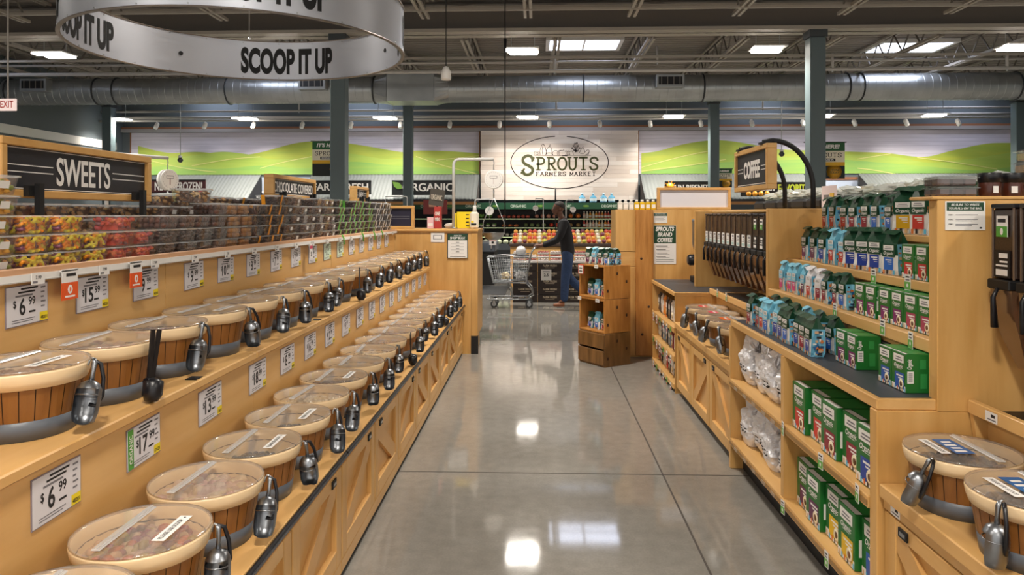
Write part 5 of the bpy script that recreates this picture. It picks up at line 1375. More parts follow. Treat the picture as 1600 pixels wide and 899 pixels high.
GL = {  # strokes in a unit cell, and serif spots (x, y, half width)
 'S': ([[(.86, .78), (.84, .9)] and smooth([(.88, .74), (.78, .93), (.5, 1.0), (.2, .9), (.14, .72), (.3, .57), (.6, .46), (.84, .32), (.82, .12), (.55, .0), (.25, .04), (.1, .26)], 4)], [(.1, .22, .09), (.88, .8, .09)]),
 'P': ([[(.2, 0), (.2, 1)], arc(.42, .73, .42, .27, 90, -90), [(.2, 1), (.44, 1)], [(.0, .47), (.44, .46)]], [(.2, 0, .22), (.16, 1, .18)]),
 'R': ([[(.2, 0), (.2, 1)], arc(.42, .74, .4, .26, 90, -90), [(.2, 1), (.44, 1)], [(.2, .48), (.44, .48)], [(.42, .48), (.86, .0)]], [(.2, 0, .22), (.16, 1, .18), (.86, 0, .16)]),
 'O': ([arc(.5, .5, .45, .5, 0, 360, 28)], []),
 'U': ([[(.14, 1), (.14, .36)], arc(.48, .36, .34, .36, 180, 360), [(.82, .36), (.82, 1)]], [(.14, 1, .2), (.82, 1, .2)]),
 'T': ([[(.5, 0), (.5, 1)], [(.04, 1), (.96, 1)]], [(.5, 0, .22)]),
 'F': ([[(.22, 0), (.22, 1)], [(.22, 1), (.86, 1)], [(.22, .52), (.66, .52)]], [(.22, 0, .2), (.2, 1, .16)]),
 'A': ([[(.08, 0), (.5, 1)], [(.5, 1), (.92, 0)], [(.24, .36), (.76, .36)]], [(.08, 0, .16), (.92, 0, .16)]),
 'M': ([[(.12, 0), (.12, 1)], [(.12, 1), (.5, .2)], [(.5, .2), (.88, 1)], [(.88, 1), (.88, 0)]], [(.12, 0, .15), (.88, 0, .15)]),
 'E': ([[(.2, 0), (.2, 1)], [(.2, 1), (.84, 1)], [(.2, .52), (.66, .52)], [(.2, 0), (.86, 0)]], [(.18, 0, .14), (.18, 1, .14)]),
 'K': ([[(.2, 0), (.2, 1)], [(.2, .45), (.8, 1)], [(.38, .6), (.86, 0)]], [(.2, 0, .18), (.2, 1, .18), (.86, 0, .14), (.8, 1, .14)])}
def serif_word(b, word, xa, xb, yt, yb, w, m, gap=.14, widths=None, fn=sx):
    n = len(word.replace(' ', '')); tot = sum((.55 if c == ' ' else (widths or {}).get(c, 1)) for c in word) + gap * (len(word) - 1); u = (xb - xa) / tot; x = xa
    for c in word:
        cw = (.55 if c == ' ' else (widths or {}).get(c, 1)) * u
        if c != ' ':
            st, se = GL[c]
            for s_ in st: ribbon(b, [fn(x + p[0] * cw, yb + (yt - yb) * p[1]) for p in s_], w, m)
            for (px_, py_, hw) in se:
                zz = py_ + (-.0 if py_ > .5 else .0); ribbon(b, [fn(x + (px_ - hw * 1.15) * cw, yb + (yt - yb) * zz, .001), fn(x + (px_ + hw * 1.15) * cw, yb + (yt - yb) * zz, .001)], w * .75, m)
        x += cw + gap * u
b = MB(); serif_word(b, 'PROUTS', 837, 934, 246.5, 265.5, .054, OLV, .12)
ribbon(b, [sx(813 + 21 * p[0], 273 - 29.5 * p[1]) for p in GL['S'][0][0]], .082, OLV); ribbon(b, [sx(812.8, 271.5, .001), sx(818.5, 263, .001)], .05, OLV); ribbon(b, [sx(830, 253, .001), sx(833.5, 246, .001)], .05, OLV)
b.build('name_lettering', sg)
b = MB(); serif_word(b, 'FARMERS MARKET', 836, 929.5, 269, 274.8, .021, DBR, .2); b.build('second_lettering', sg)
b = MB(); ln = lambda pts: ribbon(b, [sx(*p) for p in smooth(pts, 4)], .013, DBR)
ln([(834, 243), (922, 243.2)]); ln([(834, 243), (834.5, 237), (841, 237), (841, 243)]); ln(arc(838, 240, 2, 2, 0, 360, 8)); ln([(843, 242), (843, 234), (847, 225), (851, 231), (853, 242)]); ln([(847, 242), (846, 234), (848, 226)])
ln([(852, 241), (853, 234), (857, 229.5), (860, 231), (861, 238), (862, 243)]); ln([(857, 230), (858, 226.5), (859.5, 228)]); ln(arc(857, 243, 6, 4, 180, 360, 8)); ln(arc(867, 240, 5, 4.5, 150, 330, 8))
for k in (-6, -3, 0, 3, 6): ln(arc(879 + k * .8, 239.5, 4.5, 4.3, 120 if k < 0 else -60, 300 if k < 0 else 120, 8))
ln([(879, 235), (880, 233.5)]); ln([(890, 243), (888, 238), (893, 236.5), (895, 243)])
for (ax, ay) in ((893, 232), (895, 228), (897, 225), (900, 224), (902, 228), (904, 232), (896, 235), (901, 236)): ln([(898, 238), ((ax + 898) / 2 + .6, (ay + 238) / 2), (ax, ay)]); ln(arc(ax, ay, 1.3, 1, 0, 360, 6))
ln([(904, 239), (906, 235), (909, 231), (912, 236), (911, 240), (905, 240)]); ln([(909, 231), (910, 229.5)]); ln(arc(915, 240, 3.2, 3, -40, 120, 8)); ln([(912, 243), (918, 240), (919, 235.5), (916, 235), (913, 238)])
b.build('harvest_drawing', sg)
# ---- corrugated awnings
AWN = M('zinc awning', '#717573', .6, .15, var=.06, scale=2, rvar=.05)
EDG = M('awning edge', '#2c2a2a', .6); STP = M('timber strip', '#c08a50', .5)
def awning(x0, x1, label, zt=2.66, zb=1.95, yb=19.3):
    r = thing('zinc_awning', label, 'awning', ((x0 + x1) / 2, 20.4, zb)); b = MB(); vs = []; n = int((x1 - x0) / .05)
    for i in range(n + 1):
        x = x0 + (x1 - x0) * i / n; d = .012 * (i % 2); vs += [(x, 20.28, zt + d), (x, yb, zb + d)]
    b.add(vs, [(2 * i, 2 * i + 1, 2 * i + 3, 2 * i + 2) for i in range(n)], AWN); b.build('sheet', r)
    for xx in (x0, x1):
        b = MB(); b.extrude([(0, 0), (-.98, zb - zt + .0), (-.98, zb - zt - .05), (0, -.72)], (xx - .006, 20.28, zt - .02), YA, ZA, (.012, 0, 0), EDG); b.build('end_gusset', r)
    b = MB(); b.bb(x0, x1, yb - .02, yb + .03, zb - .06, zb - .005, EDG); b.bb(x0, x1, yb + .03, yb + .07, zb - .14, zb - .06, STP); b.build('front_edge', r)
awning(-10.45, -7.85, 'short zinc awning carrying the NEVER FROZEN board'); awning(-6.4, -1.64, 'long zinc awning carrying FARM FRESH and ORGANIC boards'); awning(2.86, 7.35, 'long zinc awning carrying the SUN-RIPENED board'); awning(8.85, 12.6, 'plain zinc awning near the far corner', 2.66, 2.09)
b = MB(); b.bb(-7.83, -6.42, 20.3, 20.5, 1.9, 2.6, M('pale blue fascia', '#aeb9cc', .5)); b.bb(-7.83, -6.42, 20.28, 20.3, 2.15, 2.2, PAP); props(b.build('fascia_panel'), 'pale blue fascia panel between two zinc awnings', 'panel')
b = MB(); b.bb(7.37, 8.83, 20.3, 20.5, 1.9, 2.55, M('pale blue fascia', '#aeb9cc', .5)); b.bb(7.37, 8.83, 20.28, 20.3, 2.5, 2.58, BRN); props(b.build('fascia_panel'), 'pale blue fascia panel with rust top behind the rewards banner', 'panel')
def board(name, label, x0, x1, z0, z1, col, words, y=19.27):
    r = thing(name, label, 'sign', ((x0 + x1) / 2, y, z0)); b = MB(); b.bb(x0, x1, y - .03, y, z0, z1, M('board ' + col, col, .5)); 
    e = .03; fm = M('board rim', '#15181a', .5)
    b.bb(x0, x1, y - .034, y - .03, z0, z0 + e, fm); b.bb(x0, x1, y - .034, y - .03, z1 - e, z1, fm); b.build('panel', r)
    b = MB(); b.bb(x0 + .3, x0 + .34, y, y + .10, z0 + .02, z0 + .06, EDG); b.build('bracket', r); b = MB(); b.bb(x1 - .34, x1 - .3, y, y + .10, z0 + .02, z0 + .06, EDG); b.build('bracket', r)
    t = MB()
    for (w, xc, zc, h, ww, m, sh) in words: t.text(w, (xc, y - .036, zc), XA, ZA, h, m, w=ww, bold=.04, shear=sh)
    return r, t
r, t = board('department_sign', 'dark red board reading NEVER FROZEN! on the short awning', -10.45, -8.97, 2.12, 2.49, '#4a2226', [('NEVER FROZEN!', -9.71, 2.2, .22, 1.3, PAP, 0)]); t.bb(-9.2, -9.05, 19.232, 19.236, 2.14, 2.19, M('cow red', '#b8382e', .5)); t.build('lettering', r)
r, t = board('department_sign', 'black board reading FARM FRESH on the long awning', -6.12, -4.46, 2.08, 2.46, '#1b1e20', [('FARM FRESH', -5.29, 2.19, .19, 1.5, PAP, 0)]); t.build('lettering', r)
r, t = board('department_sign', 'black board reading ORGANIC with a green leaf', -3.9, -2.2, 2.06, 2.46, '#1b1e20', [('ORGANIC', -2.93, 2.17, .21, 1.36, PAP, 0)])
t.poly([(-3.88, 19.232, 2.42), (-3.72, 19.232, 2.40), (-3.64, 19.232, 2.33), (-3.62, 19.232, 2.24), (-3.74, 19.232, 2.22), (-3.84, 19.232, 2.29)], M('leaf green', '#6f9a3c', .5)); t.build('lettering', r)
r, t = board('department_sign', 'black board reading SUN-RIPENED with a small sun', 3.36, 4.95, 2.05, 2.42, '#231d1a', [('SUN-RIPENED', 4.05, 2.18, .15, 1.0, PAP, 0), ('for', 4.73, 2.18, .12, .2, PAP, .3)])
SUN = M('sun orange', '#e59a20', .5); t.lathe([(.1, 0), (.0001, .002)], SUN, 16, (3.5, 19.232, 2.28), Matrix.Rotation(PI / 2, 3, 'X')); 
for k in range(10): a = 2 * PI * k / 10; t.bar((3.5 + .1 * math.cos(a), 19.233, 2.28 + .1 * math.sin(a)), (3.5 + .16 * math.cos(a), 19.233, 2.28 + .16 * math.sin(a)), .002, .02, SUN)
t.build('lettering', r)
LIM = M('lime print', '#c9d43a', .5)
r, t = board('department_sign', 'black board reading Golden FAVORITES above the produce bags', 5.35, 7.25, 2.02, 2.40, '#231d1a', [('Golden', 5.85, 2.17, .15, .78, PAP, .2), ('FAVORITES', 6.75, 2.1, .24, .86, LIM, 0)])
for k in range(4): t.lathe([(.07, 0), (.0001, .002)], SUN, 12, (5.55 + .16 * k, 19.232, 2.09), Matrix.Rotation(PI / 2, 3, 'X'))
t.build('lettering', r)
# ---- IT'S HERE banners on the columns
def banner(x0, x1, y, z0, z1, label):
    r = thing('rewards_banner', label, 'banner', ((x0 + x1) / 2, y, z0)); w = x1 - x0; h = z1 - z0; xm = (x0 + x1) / 2
    b = MB(); b.bb(x0, x1, y - .004, y, z0, z1, M('banner cream', '#ece5cf', .6)); f = y - .005
    b.bb(x0, x1, f, y - .004, z1 - .23 * h, z1, M('banner green', '#1f5a30', .6)); b.bb(x0, x1, f, y - .004, z0, z0 + .4 * h, M('banner black', '#1c2220', .6)); b.bb(x0, x1, f - .001, f, z0 + .36 * h, z0 + .46 * h, M('banner yellow', '#e8b328', .6))
    b.lathe([(.2 * w, 0), (.0001, .002)], M('banner gold', '#d59a1e', .6), 10, (x1 - .27 * w, f, z0 + .2 * h), Matrix.Rotation(PI / 2, 3, 'X')); b.bb(xm - .26 * w, xm + .26 * w, f - .001, f, z0 + .48 * h, z0 + .56 * h, M('banner black', '#1c2220', .6)); b.build('cloth', r)
    b = MB(); b.text("IT'S HERE!", (xm, f - .002, z1 - .16 * h), XA, ZA, .1 * h, PAP, w=.74 * w, bold=.05, shear=.2); b.text('REWARDS', (xm, f - .003, z0 + .495 * h), XA, ZA, .05 * h, PAP, w=.42 * w, bold=.04)
    serif_word(b, 'SPROUTS', xm - .42 * w, xm + .42 * w, z0 + .71 * h, z0 + .60 * h, .011 * w / .6, DBR, .14, None, lambda x, zz, d=0: (x, f - .002 - d, zz))
    b.text('JOIN', (x1 - .27 * w, f - .003, z0 + .215 * h), XA, ZA, .05 * h, DGR, bold=.03, w=.2 * w); b.text('TODAY', (x1 - .27 * w, f - .003, z0 + .145 * h), XA, ZA, .05 * h, DGR, bold=.03, w=.26 * w); b.build('lettering', r)
    b = MB(); b.tube([(x0 - .03, y + .004, z1 + .008), (x1 + .03, y + .004, z1 + .008)], .009, BLM, 6); b.build('rod', r)
banner(-3.83, -3.27, 12.182, 2.2, 2.79, 'green and cream rewards banner behind the column above the sweets'); banner(4.45, 5.09, 12.182, 2.14, 2.74, 'green and cream rewards banner behind the column over the coffee bags'); banner(4.46, 5.02, 18.876, 2.25, 2.72, 'small rewards banner on the far column behind the coffee sign')
# ---- refrigerated produce wall
CB_ = M('case black', '#121314', .5); LEDS = M('case light strip', '#c8d8a0', .5, emit=1.3)
pc = thing('produce_case', 'long dark refrigerated produce case with green ORGANIC header under the store sign', 'refrigerated case', (.2, 19.9, 0))
MB().bb(-6.3, 2.9, 20.1, 20.27, 0, 1.8, CB_).build('back', pc)
b = MB(); b.bb(-6.3, 2.9, 19.5, 19.62, 1.69, 1.86, M('header green', '#1d5238', .45)); b.bb(-6.3, 2.9, 19.62, 20.27, 1.74, 1.87, M('case slate top', '#30383e', .5)); b.build('header', pc)
b = MB()
for i in range(7): b.text('ORGANIC', (-5.4 + 1.22 * i, 19.497, 1.735), XA, ZA, .075, M('header print', '#c9dccb', .5), w=.42, bold=.03)
for i in range(6): b.sph((-4.8 + 1.22 * i, 19.499, 1.77), .05, M('leaf green', '#6f9a3c', .5), 10, 4, (1.8, .03, .6))
b.build('lettering', pc)
SZ = (1.44, 1.2, .95)
for z in SZ:
    b = MB(); b.bb(-6.2, 2.85, 19.55, 20.1, z - .03, z, CB_); b.build('shelf_board', pc); MB().bb(-6.2, 2.85, 19.545, 19.55, z - .026, z - .016, LEDS).build('light_strip', pc)
b = MB(); b.bb(-6.3, 2.9, 19.2, 20.1, 0, .74, M('case base slate', '#3b4147', .5)); b.bb(-6.3, 2.9, 19.15, 19.2, .6, .76, M('case bumper', '#5a626b', .45)); b.build('base', pc)
def fruit(name, col, r, sc=(1, 1, 1), leaf=None):
    def make():
        q = random.Random(3); b = MB(); m = M('produce ' + col, col, .4, var=.15, scale=12)
        b.sph((0, 0, r * sc[2]), r, m, 12, 8, sc)
        b.tube([(0, 0, r * sc[2] * 1.9), (.004, 0, r * sc[2] * 2.15)], r * .12, M('stalk', '#6a7a3a', .6), 5)
        if leaf:
            for k in range(7):
                a = q.uniform(0, 6.3); b.sph((r * .8 * math.cos(a), r * .8 * math.sin(a), r * 1.3), r * .5, M('leafy ' + leaf, leaf, .5), 6, 4, (1, .6, .9))
        return b.build(name)
    return make
FR = {}
def put_fruit(name, col, r, loc, label, group, sc=(1, 1, 1), leaf=None):
    k = (name, col, r)
    if k not in FR: o = FR[k] = fruit(name, col, r, sc, leaf)()
    else: o = FR[k].copy(); COL.objects.link(o)
    o.location = loc; o.rotation_euler = (0, 0, R.uniform(0, 6)); s_ = R.uniform(.93, 1.05); o.scale = (s_,) * 3
    props(o, label, 'produce', group)
rows = [(SZ[0], [('lettuce_head', '#5f8a3a', .085, (1, 1, .8), '#7fae4c', -6.1, -1.2, 'green lettuce'), ('radish_bunch', '#d0604e', .075, (1, 1, .8), None, -1.1, -.2, 'red radish bunch'), ('peach', '#e09a84', .08, (1, 1, .9), None, -.1, .7, 'pink wrapped peach'), ('orange', '#e0762a', .085, (1, 1, 1), None, .8, 1.2, 'orange')]),
        (SZ[1], [('cauliflower', '#e4e2cf', .075, (1, 1, .8), '#6f9a4c', -6.1, -1.1, 'white cauliflower'), ('carrot_bunch', '#d97a48', .075, (1.3, .8, .7), None, -1.0, -.5, 'carrot bunch'), ('artichoke', '#7a8a58', .08, (1, 1, .9), None, -.4, .25, 'green artichoke'), ('red_pepper', '#d8442a', .075, (1, 1, 1), None, .3, .75, 'red pepper'), ('brown_onion', '#9a7a4c', .08, (1, 1, .9), None, .8, 1.2, 'brown onion')]),
        (SZ[2], [('zucchini', '#3f6a34', .075, (1.3, .8, .8), None, -6.1, -1.0, 'dark zucchini'), ('mushroom', '#d8cfc0', .075, (1, 1, .7), None, -.9, -.2, 'pale mushroom'), ('yellow_pepper', '#e8b41e', .08, (1, 1, 1), None, -.1, .35, 'yellow pepper'), ('tomato', '#c8382a', .08, (1, 1, .85), None, .4, 1.2, 'red tomato')]),
        (.741, [('cabbage', '#c8d0b0', .1, (1, 1, .85), None, -1.5, -.4, 'pale cabbage'), ('grapefruit', '#e0a07a', .095, (1, 1, 1), None, -.3, .6, 'pink grapefruit'), ('lemon', '#e8d23e', .085, (1.2, 1, 1), None, .7, 2.7, 'yellow lemon')])]
for (z, items) in rows:
    for (nm, col, rr, sc, leaf, xa, xb, w) in items:
        rr *= .76
        n = max(1, int((xb - xa) / (2.12 * rr * max(1, sc[0]) * 1.06)))
        if xa < -2: xa2 = -2.3; n = max(1, int((xb - xa2) / (2.9 * rr * sc[0]))); 
        else: xa2 = xa
        for i, dy in [(i, dy) for i in range(n) for dy in (0, .17)]:
            put_fruit(nm, col, rr, (xa2 + (i + .5) * (xb - xa2) / n, (19.67 if z > .8 else 19.38) + dy + R.uniform(-.012, .012), z + .001), '%s in the row on the %s of the produce case' % (w, {SZ[0]: 'upper shelf', SZ[1]: 'middle shelf', SZ[2]: 'lower shelf'}.get(z, 'front well')), w + ' row in the produce case', sc, leaf)
# juice bottles and bright packs right of the shopper
def bottle(cap, juice):
    def make():
        r = thing('juice_bottle', '', 'bottle'); MB().lathe([(.034, 0), (.036, .01), (.036, .1), (.016, .15), (.014, .17)], M('juice ' + juice, juice, .3), 12).build('bottle', r)
        MB().lathe([(.018, .165), (.018, .19), (.0, .191)], M('cap ' + cap, cap, .4), 10).build('cap', r); MB().lathe([(.0366, .03), (.0366, .085)], M('bottle label', '#eadfd2', .5), 12, cap=False).build('label', r); return r
    return Proto(make)
BT = [bottle('#f0ece6', '#e8b8a0'), bottle('#f2efe8', '#d86a4a'), bottle('#f0ece6', '#e6e0c8'), bottle('#e8e0d0', '#c8423a'), bottle('#efefe8', '#e0983a')]
for lv, z in enumerate((1.4405, 1.2005, .9505)):
    for i in range(14): BT[(i * 7 + lv * 3 + (i // 3)) % 5].put((1.26 + .082 * i, 19.66, z), 0, 'juice bottle on the %s of the produce case, %s from the fruit' % (('upper shelf', 'middle shelf', 'lower shelf')[lv], nth(i)), 'juice bottles')
def carton(c):
    def make():
        r = thing('snack_carton', '', 'box'); MB().bb(-.05, .05, -.03, .03, 0, .15, M('carton ' + c, c, .45), .004).build('carton', r); b = MB(); b.bb(-.035, .035, -.0312, -.03, .06, .12, M('carton print', '#f0e6cc', .5)); b.build('print', r); return r
    return Proto(make)
CT = [carton('#e08a2a'), carton('#e8b43a'), carton('#c8502e')]
for lv, z in enumerate((1.4405, 1.2005, .9505)):
    for i in range(4): CT[(i + lv) % 3].put((2.43 + .11 * i, 19.66, z), 0, 'bright carton on the %s of the produce case, %s from the juices' % (('upper shelf', 'middle shelf', 'lower shelf')[lv], nth(i)), 'bright cartons')
def jug():
    r = thing('water_jug', '', 'jug'); MB().lathe([(.09, 0), (.095, .02), (.095, .13), (.06, .18), (.028, .2), (.026, .225)], M('water blue', '#5fa0c0', .15), 16).build('bottle', r); MB().lathe([(.035, .22), (.035, .26), (.0, .262)], M('cap pale', '#cfe4ee', .4), 10).build('cap', r); b = MB(); b.lathe([(.0958, .04), (.0958, .11)], M('jug label', '#d9e8ee', .5), 16, cap=False); b.build('label', r); return r
JG = Proto(jug)
for i, x in enumerate((1.22, 1.52, 1.80, 2.02)): JG.put((x, 19.85, 1.8705), 0, 'blue water jug on top of the produce case, %s from the shopper' % nth(i), 'water jugs')
# jars on top of the tall end panel
def oil(c, w):
    def make():
        r = thing('oil_bottle', '', 'bottle'); b = MB(); b.bb(-.028, .028, -.028, .028, 0, .085, M('oil ' + c, c, .25), .006); b.build('bottle', r); MB().lathe([(.016, .085), (.016, .115), (.0, .116)], WHT, 10).build('cap', r); b = MB(); b.bb(-.02, .02, -.0292, -.0285, .02, .06, PAP); b.build('label', r); return r
    return Proto(make)
OB = [oil('#d5d2cc', 0), oil('#d9b21e', 1)]
for i in range(8): OB[i > 2].put((.93 + .062 * i, 8.2, 1.6005), 0, '%s bottle on top of the tall end cap, %s from the crate tower' % ('pale' if i < 3 else 'yellow', nth(i)), 'bottles on the end cap')
# ---- low dark bunker and mat
r = thing('freezer_bunker', 'low dark bunker case with grey band beyond the shopping cart', 'freezer', (-1.3, 16, 0)); b = MB(); b.bb(-2.6, -.95, 15.8, 17.2, 0, .72, BLM, .01); b.build('base', r); b = MB(); b.bb(-2.62, -.93, 15.75, 17.25, .72, .93, M('bunker band', '#5a626e', .45), .02); b.build('band', r)
b = MB(); b.bb(-2.5, -1.05, 15.9, 17.1, .931, .934, CB_); b.build('well', r); b = MB(); b.bb(-1.05, -.9, 15.70, 15.705, .88, 1.0, PAP); b.bb(-1.0, -.95, 15.697, 15.70, .91, .96, INK); b.bb(-1.05, -.9, 15.698, 15.70, .98, 1.0, M('sign red', '#c8412f', .5)); b.bb(-1.02, -.99, 15.705, 15.75, .8, .9, STL); b.build('price_card', r)
b = MB(); b.bb(-1.6, -.62, 13.9, 15.6, .0005, .008, M('floor mat', '#2e3033', .85), .003); props(b.build('floor_mat'), 'dark grey floor mat in front of the low bunker case', 'mat')
# ---- FARM FRESH crate stand
def ff_crate():
    r = thing('produce_crate', '', 'crate'); m = M('crate dark brown', '#2e2320', .6); b = MB(); b.bb(-.215, .215, 0, .3, 0, .135, m, .006); b.build('body', r)
    b = MB(); b.text('FARM FRESH', (0, -.0015, .075), XA, ZA, .036, M('crate print', '#c9b9a0', .6), w=.24, bold=.03); b.poly([(-.08, -.001, .05), (.08, -.001, .05), (.08, -.001, .056), (-.08, -.001, .056)], M('crate print', '#c9b9a0', .6)); b.build('lettering', r); b = MB(); b.bb(-.21, .21, .005, .295, .136, .138, CB_); b.build('top_rim', r); return r
FF = Proto(ff_crate)
for c in range(4):
    for l in range(5): FF.put((-.22 + .436 * c, 12.72, .0 + .1385 * l), 0, 'dark FARM FRESH crate, %s column from the cart, %s from the floor' % (nth(c), nth(l)), 'FARM FRESH crates')
    b = MB(); b.bb(-.22 + .436 * c - .21, -.22 + .436 * c + .21, 12.72, 13.02, .6930, .712, M('pale liner', '#d8d2cf', .6), .003); props(b.build('paper_liner'), 'pale liner sheet on the crate stand, %s column from the cart' % nth(c), 'liner', 'liners on the crates')
def tray_pack(c):
    def make():
        r = thing('produce_pack', '', 'pack'); b = MB(); b.bb(-.1, .1, -.06, .06, 0, .03, M('pack tray', '#dad3cf', .5), .006); b.build('tray', r); q = random.Random(5); b = MB()
        for i in range(8): b.sph((-.07 + .047 * (i % 4), -.028 + .056 * (i // 4), .042), .024, M('pack ' + c, c, .45), 8, 5, (1, 1, .8))
        o = b.build('contents', r); return r
    return Proto(make)
TP = [tray_pack('#c98a86'), tray_pack('#a85a50'), tray_pack('#d8c8c0')]
k = 0
for c in range(8):
    for l in range(3):
        if l == 2 and c % 3 == 1: continue
        TP[(c + l) % 3].put((-.33 + .216 * c, 12.80 + .02 * l, .7125 + .064 * l), R.uniform(-.1, .1), 'pack of pink produce on the crate stand, %s pile from the cart, %s up' % (nth(c), nth(l)), 'produce packs'); k += 1
b = MB(); b.bb(.06, .24, 12.70, 12.712, .39, .58, PAP); b.text('2.5', (.15, 12.698, .46), XA, ZA, .05, INK, bold=.03); b.bb(.09, .21, 12.6985, 12.70, .535, .55, GRY); props(b.build('price_sign'), 'white price sheet on the FARM FRESH crates behind the cart', 'price tag')
# mixed fruit table behind the shopper
ft = thing('fruit_table', 'maple fruit table heaped with mixed produce behind the crate stand', 'table', (.3, 15.2, 0)); b = MB(); b.bb(-.55, 1.9, 14.6, 15.8, 0, .9, WX, .01); b.build('base', ft); b = MB(); b.bb(-.58, 1.93, 14.56, 15.84, .9, .96, M('table rim dark', '#3a2a22', .6), .01); b.build('rim', ft)
cols = [('apple', '#c84a3a', 'red apple'), ('pear', '#c8c24a', 'green pear'), ('melon', '#d8d8b0', 'pale melon'), ('mango', '#e09a3a', 'orange mango'), ('plum', '#7a3a4a', 'dark plum'), ('garlic', '#e6dcd2', 'white garlic')]
for rw in range(1, 4): MB().bb(-.52, 1.88, 14.585 + .19 * rw, 15.78, .96 + .06 * (rw - 1), .96 + .06 * rw, WX).build('step', ft)
for rw in range(4):
    for i in range(24):
        nm, c, w = cols[(i * 5 + rw * 3 + i // 4) % 6]; put_fruit(nm, c, .046, (-.46 + .1 * i, 14.66 + .19 * rw, .9605 + .06 * rw), '%s in the mixed heap on the fruit table' % w, w + ' heap on the fruit table')
# extra hanging scales and racks in produce
dial_scale(-1.3, 15.0, 0, .3, 1.86, 1.62, .09, 'small hanging scale beyond the end cabinet', False, .8)
dial_scale(.14, 17.9, 0, -.19, 1.94, 1.70, .07, 'white hanging scale to the cart side of the shopper', False, .8)
dial_scale(.69, 17.6, 0, .17, 1.90, 1.66, .07, 'white hanging scale just past the shopper', False, .8)
dial_scale(-3.3, 18.2, 0, -.55, 2.0, 1.75, .1, 'far hanging scale under the ORGANIC board', False, .8)
dial_scale(-4.02, 6.61, 0, .65, 2.12, 1.9, .105, 'hanging scale behind the sweets sign', False, 1).rotation_euler.z = math.radians(65)
dial_scale(-7.0, 18.6, 0, .4, 2.0, 1.7, .09, 'far hanging scale under the pale blue fascia', False, .9)
# tilted ORGANIC price board and red stand seen over the end cabinet
r = thing('tilted_sign', 'tilted grey board reading ORGANIC over the end cabinet', 'sign', (-1.35, 9.6, 0)); b = MB(); b.bar((-1.44, 9.6, 1.79), (-1.25, 9.65, 1.76), .012, .22, M('board grey', '#5a5650', .5)); b.build('board', r); b = MB(); b.text('ORGANIC', (-1.345, 9.60, 1.74), (.19, .05, -.03), ZA, .07, M('chalk', '#d8d0c0', .6), w=.15, bold=.03); b.build('lettering', r); MB().tube([(-1.345, 9.64, 0), (-1.345, 9.64, 1.70)], .012, BLM, 8).build('post', r)
r = thing('red_sign', 'dark red sign on a timber post behind the end cabinet', 'sign', (-1.9, 12.6, 0)); b = MB(); b.bb(-2.0, -1.58, 12.6, 12.62, 1.55, 1.8, M('sign deep red', '#7a2422', .5)); b.bb(-1.9, -1.68, 12.597, 12.6, 1.68, 1.72, M('sign tan', '#d8a488', .5)); b.build('board', r); b = MB(); b.bb(-1.82, -1.77, 12.62, 12.66, 0, 1.75, STP); b.build('post', r)
# low cases along the left rear, under the awning
r = thing('meat_case', 'dark meat case with white price cards under the NEVER FROZEN board', 'refrigerated case', (-9.1, 19.4, 0)); b = MB(); b.bb(-10.4, -6.5, 19.3, 20.2, 0, 1.5, CB_); b.build('body', r); b = MB(); b.bb(-10.4, -6.5, 19.22, 19.3, 1.5, 1.62, STP); b.build('front_rail', r); b = MB(); b.bb(-10.4, -6.5, 19.3, 20.2, 1.62, 1.8, M('case slate', '#4a5560', .5)); b.build('hood', r)
for i in range(7): b = MB(); b.bb(-9.6 + .42 * i, -9.45 + .42 * i, 19.285, 19.297, 1.63, 1.76, PAP if i != 1 else M('sign deep red', '#7a2422', .5)); b.bb(-9.56 + .42 * i, -9.49 + .42 * i, 19.28, 19.285, 1.66, 1.70, INK); b.build('price_card', r)
# ---- shopping cart
CHR = M('cart chrome', '#a2a5a8', .3, 1); CGR = M('cart grey plastic', '#70757a', .5)
ct = thing('shopping_cart', 'grey wire shopping cart pushed by the shopper', 'shopping cart', (-.45, 12.15, 0))
ya, yb_ = 11.9, 12.38
def rim(z, xf, xr, y0, y1): return [(xf, y0, z), (xr, y0, z + .04), (xr, y1, z + .04), (xf, y1, z)]
b = MB(); b.tube(rim(.84, -.84, -.14, ya, yb_), .009, CHR, 8, closed=True)
for t in (.2, .4, .6, .8): z = .84 - .42 * t; b.tube(rim(z, -.84 + .1 * t, -.14 - .03 * t, ya + .05 * t, yb_ - .05 * t), .0035, CHR, 6, closed=True)
b.tube(rim(.42, -.74, -.17, ya + .05, yb_ - .05), .006, CHR, 6, closed=True)
for i in range(19):
    t = i / 18; b.tube([(-.84 + .7 * t, ya, .84 + .04 * t), (-.74 + .57 * t, ya + .05, .42 + .04 * t), (-.74 + .57 * t, yb_ - .05, .42 + .04 * t), (-.84 + .7 * t, yb_, .84 + .04 * t)], .0022, CHR, 5)
for i in range(1, 12):
    t = i / 12; b.tube([(-.84, ya + (yb_ - ya) * t, .84), (-.74, ya + .05 + (yb_ - ya - .1) * t, .42), (-.17, ya + .05 + (yb_ - ya - .1) * t, .46), (-.14, ya + (yb_ - ya) * t, .88)], .0022, CHR, 5)
b.build('basket', ct)
for y in (ya + .03, yb_ - .03):
    b = MB(); b.tube([(-.04, y, 1.0), (-.10, y, .92), (-.16, y, .62), (-.19, y, .42), (-.74, y, .42)], .013, CHR, 8); b.tube([(-.19, y, .42), (-.1, y, .32), (-.07, y, .22), (-.16, y, .15), (-.82, y, .14), (-.84, y, .16)], .013, CHR, 8); b.tube([(-.5, y, .42), (-.44, y, .3), (-.42, y, .15)], .01, CHR, 8); b.build('side_frame', ct)
b = MB(); b.tube([(-.04, ya + .02, 1.0), (-.04, yb_ - .02, 1.0)], .012, CGR, 10); b.build('handle', ct)
MB().bb(-.40, -.16, ya + .06, yb_ - .06, .83, .842, CGR, .003).build('child_seat', ct)
b = MB(); 
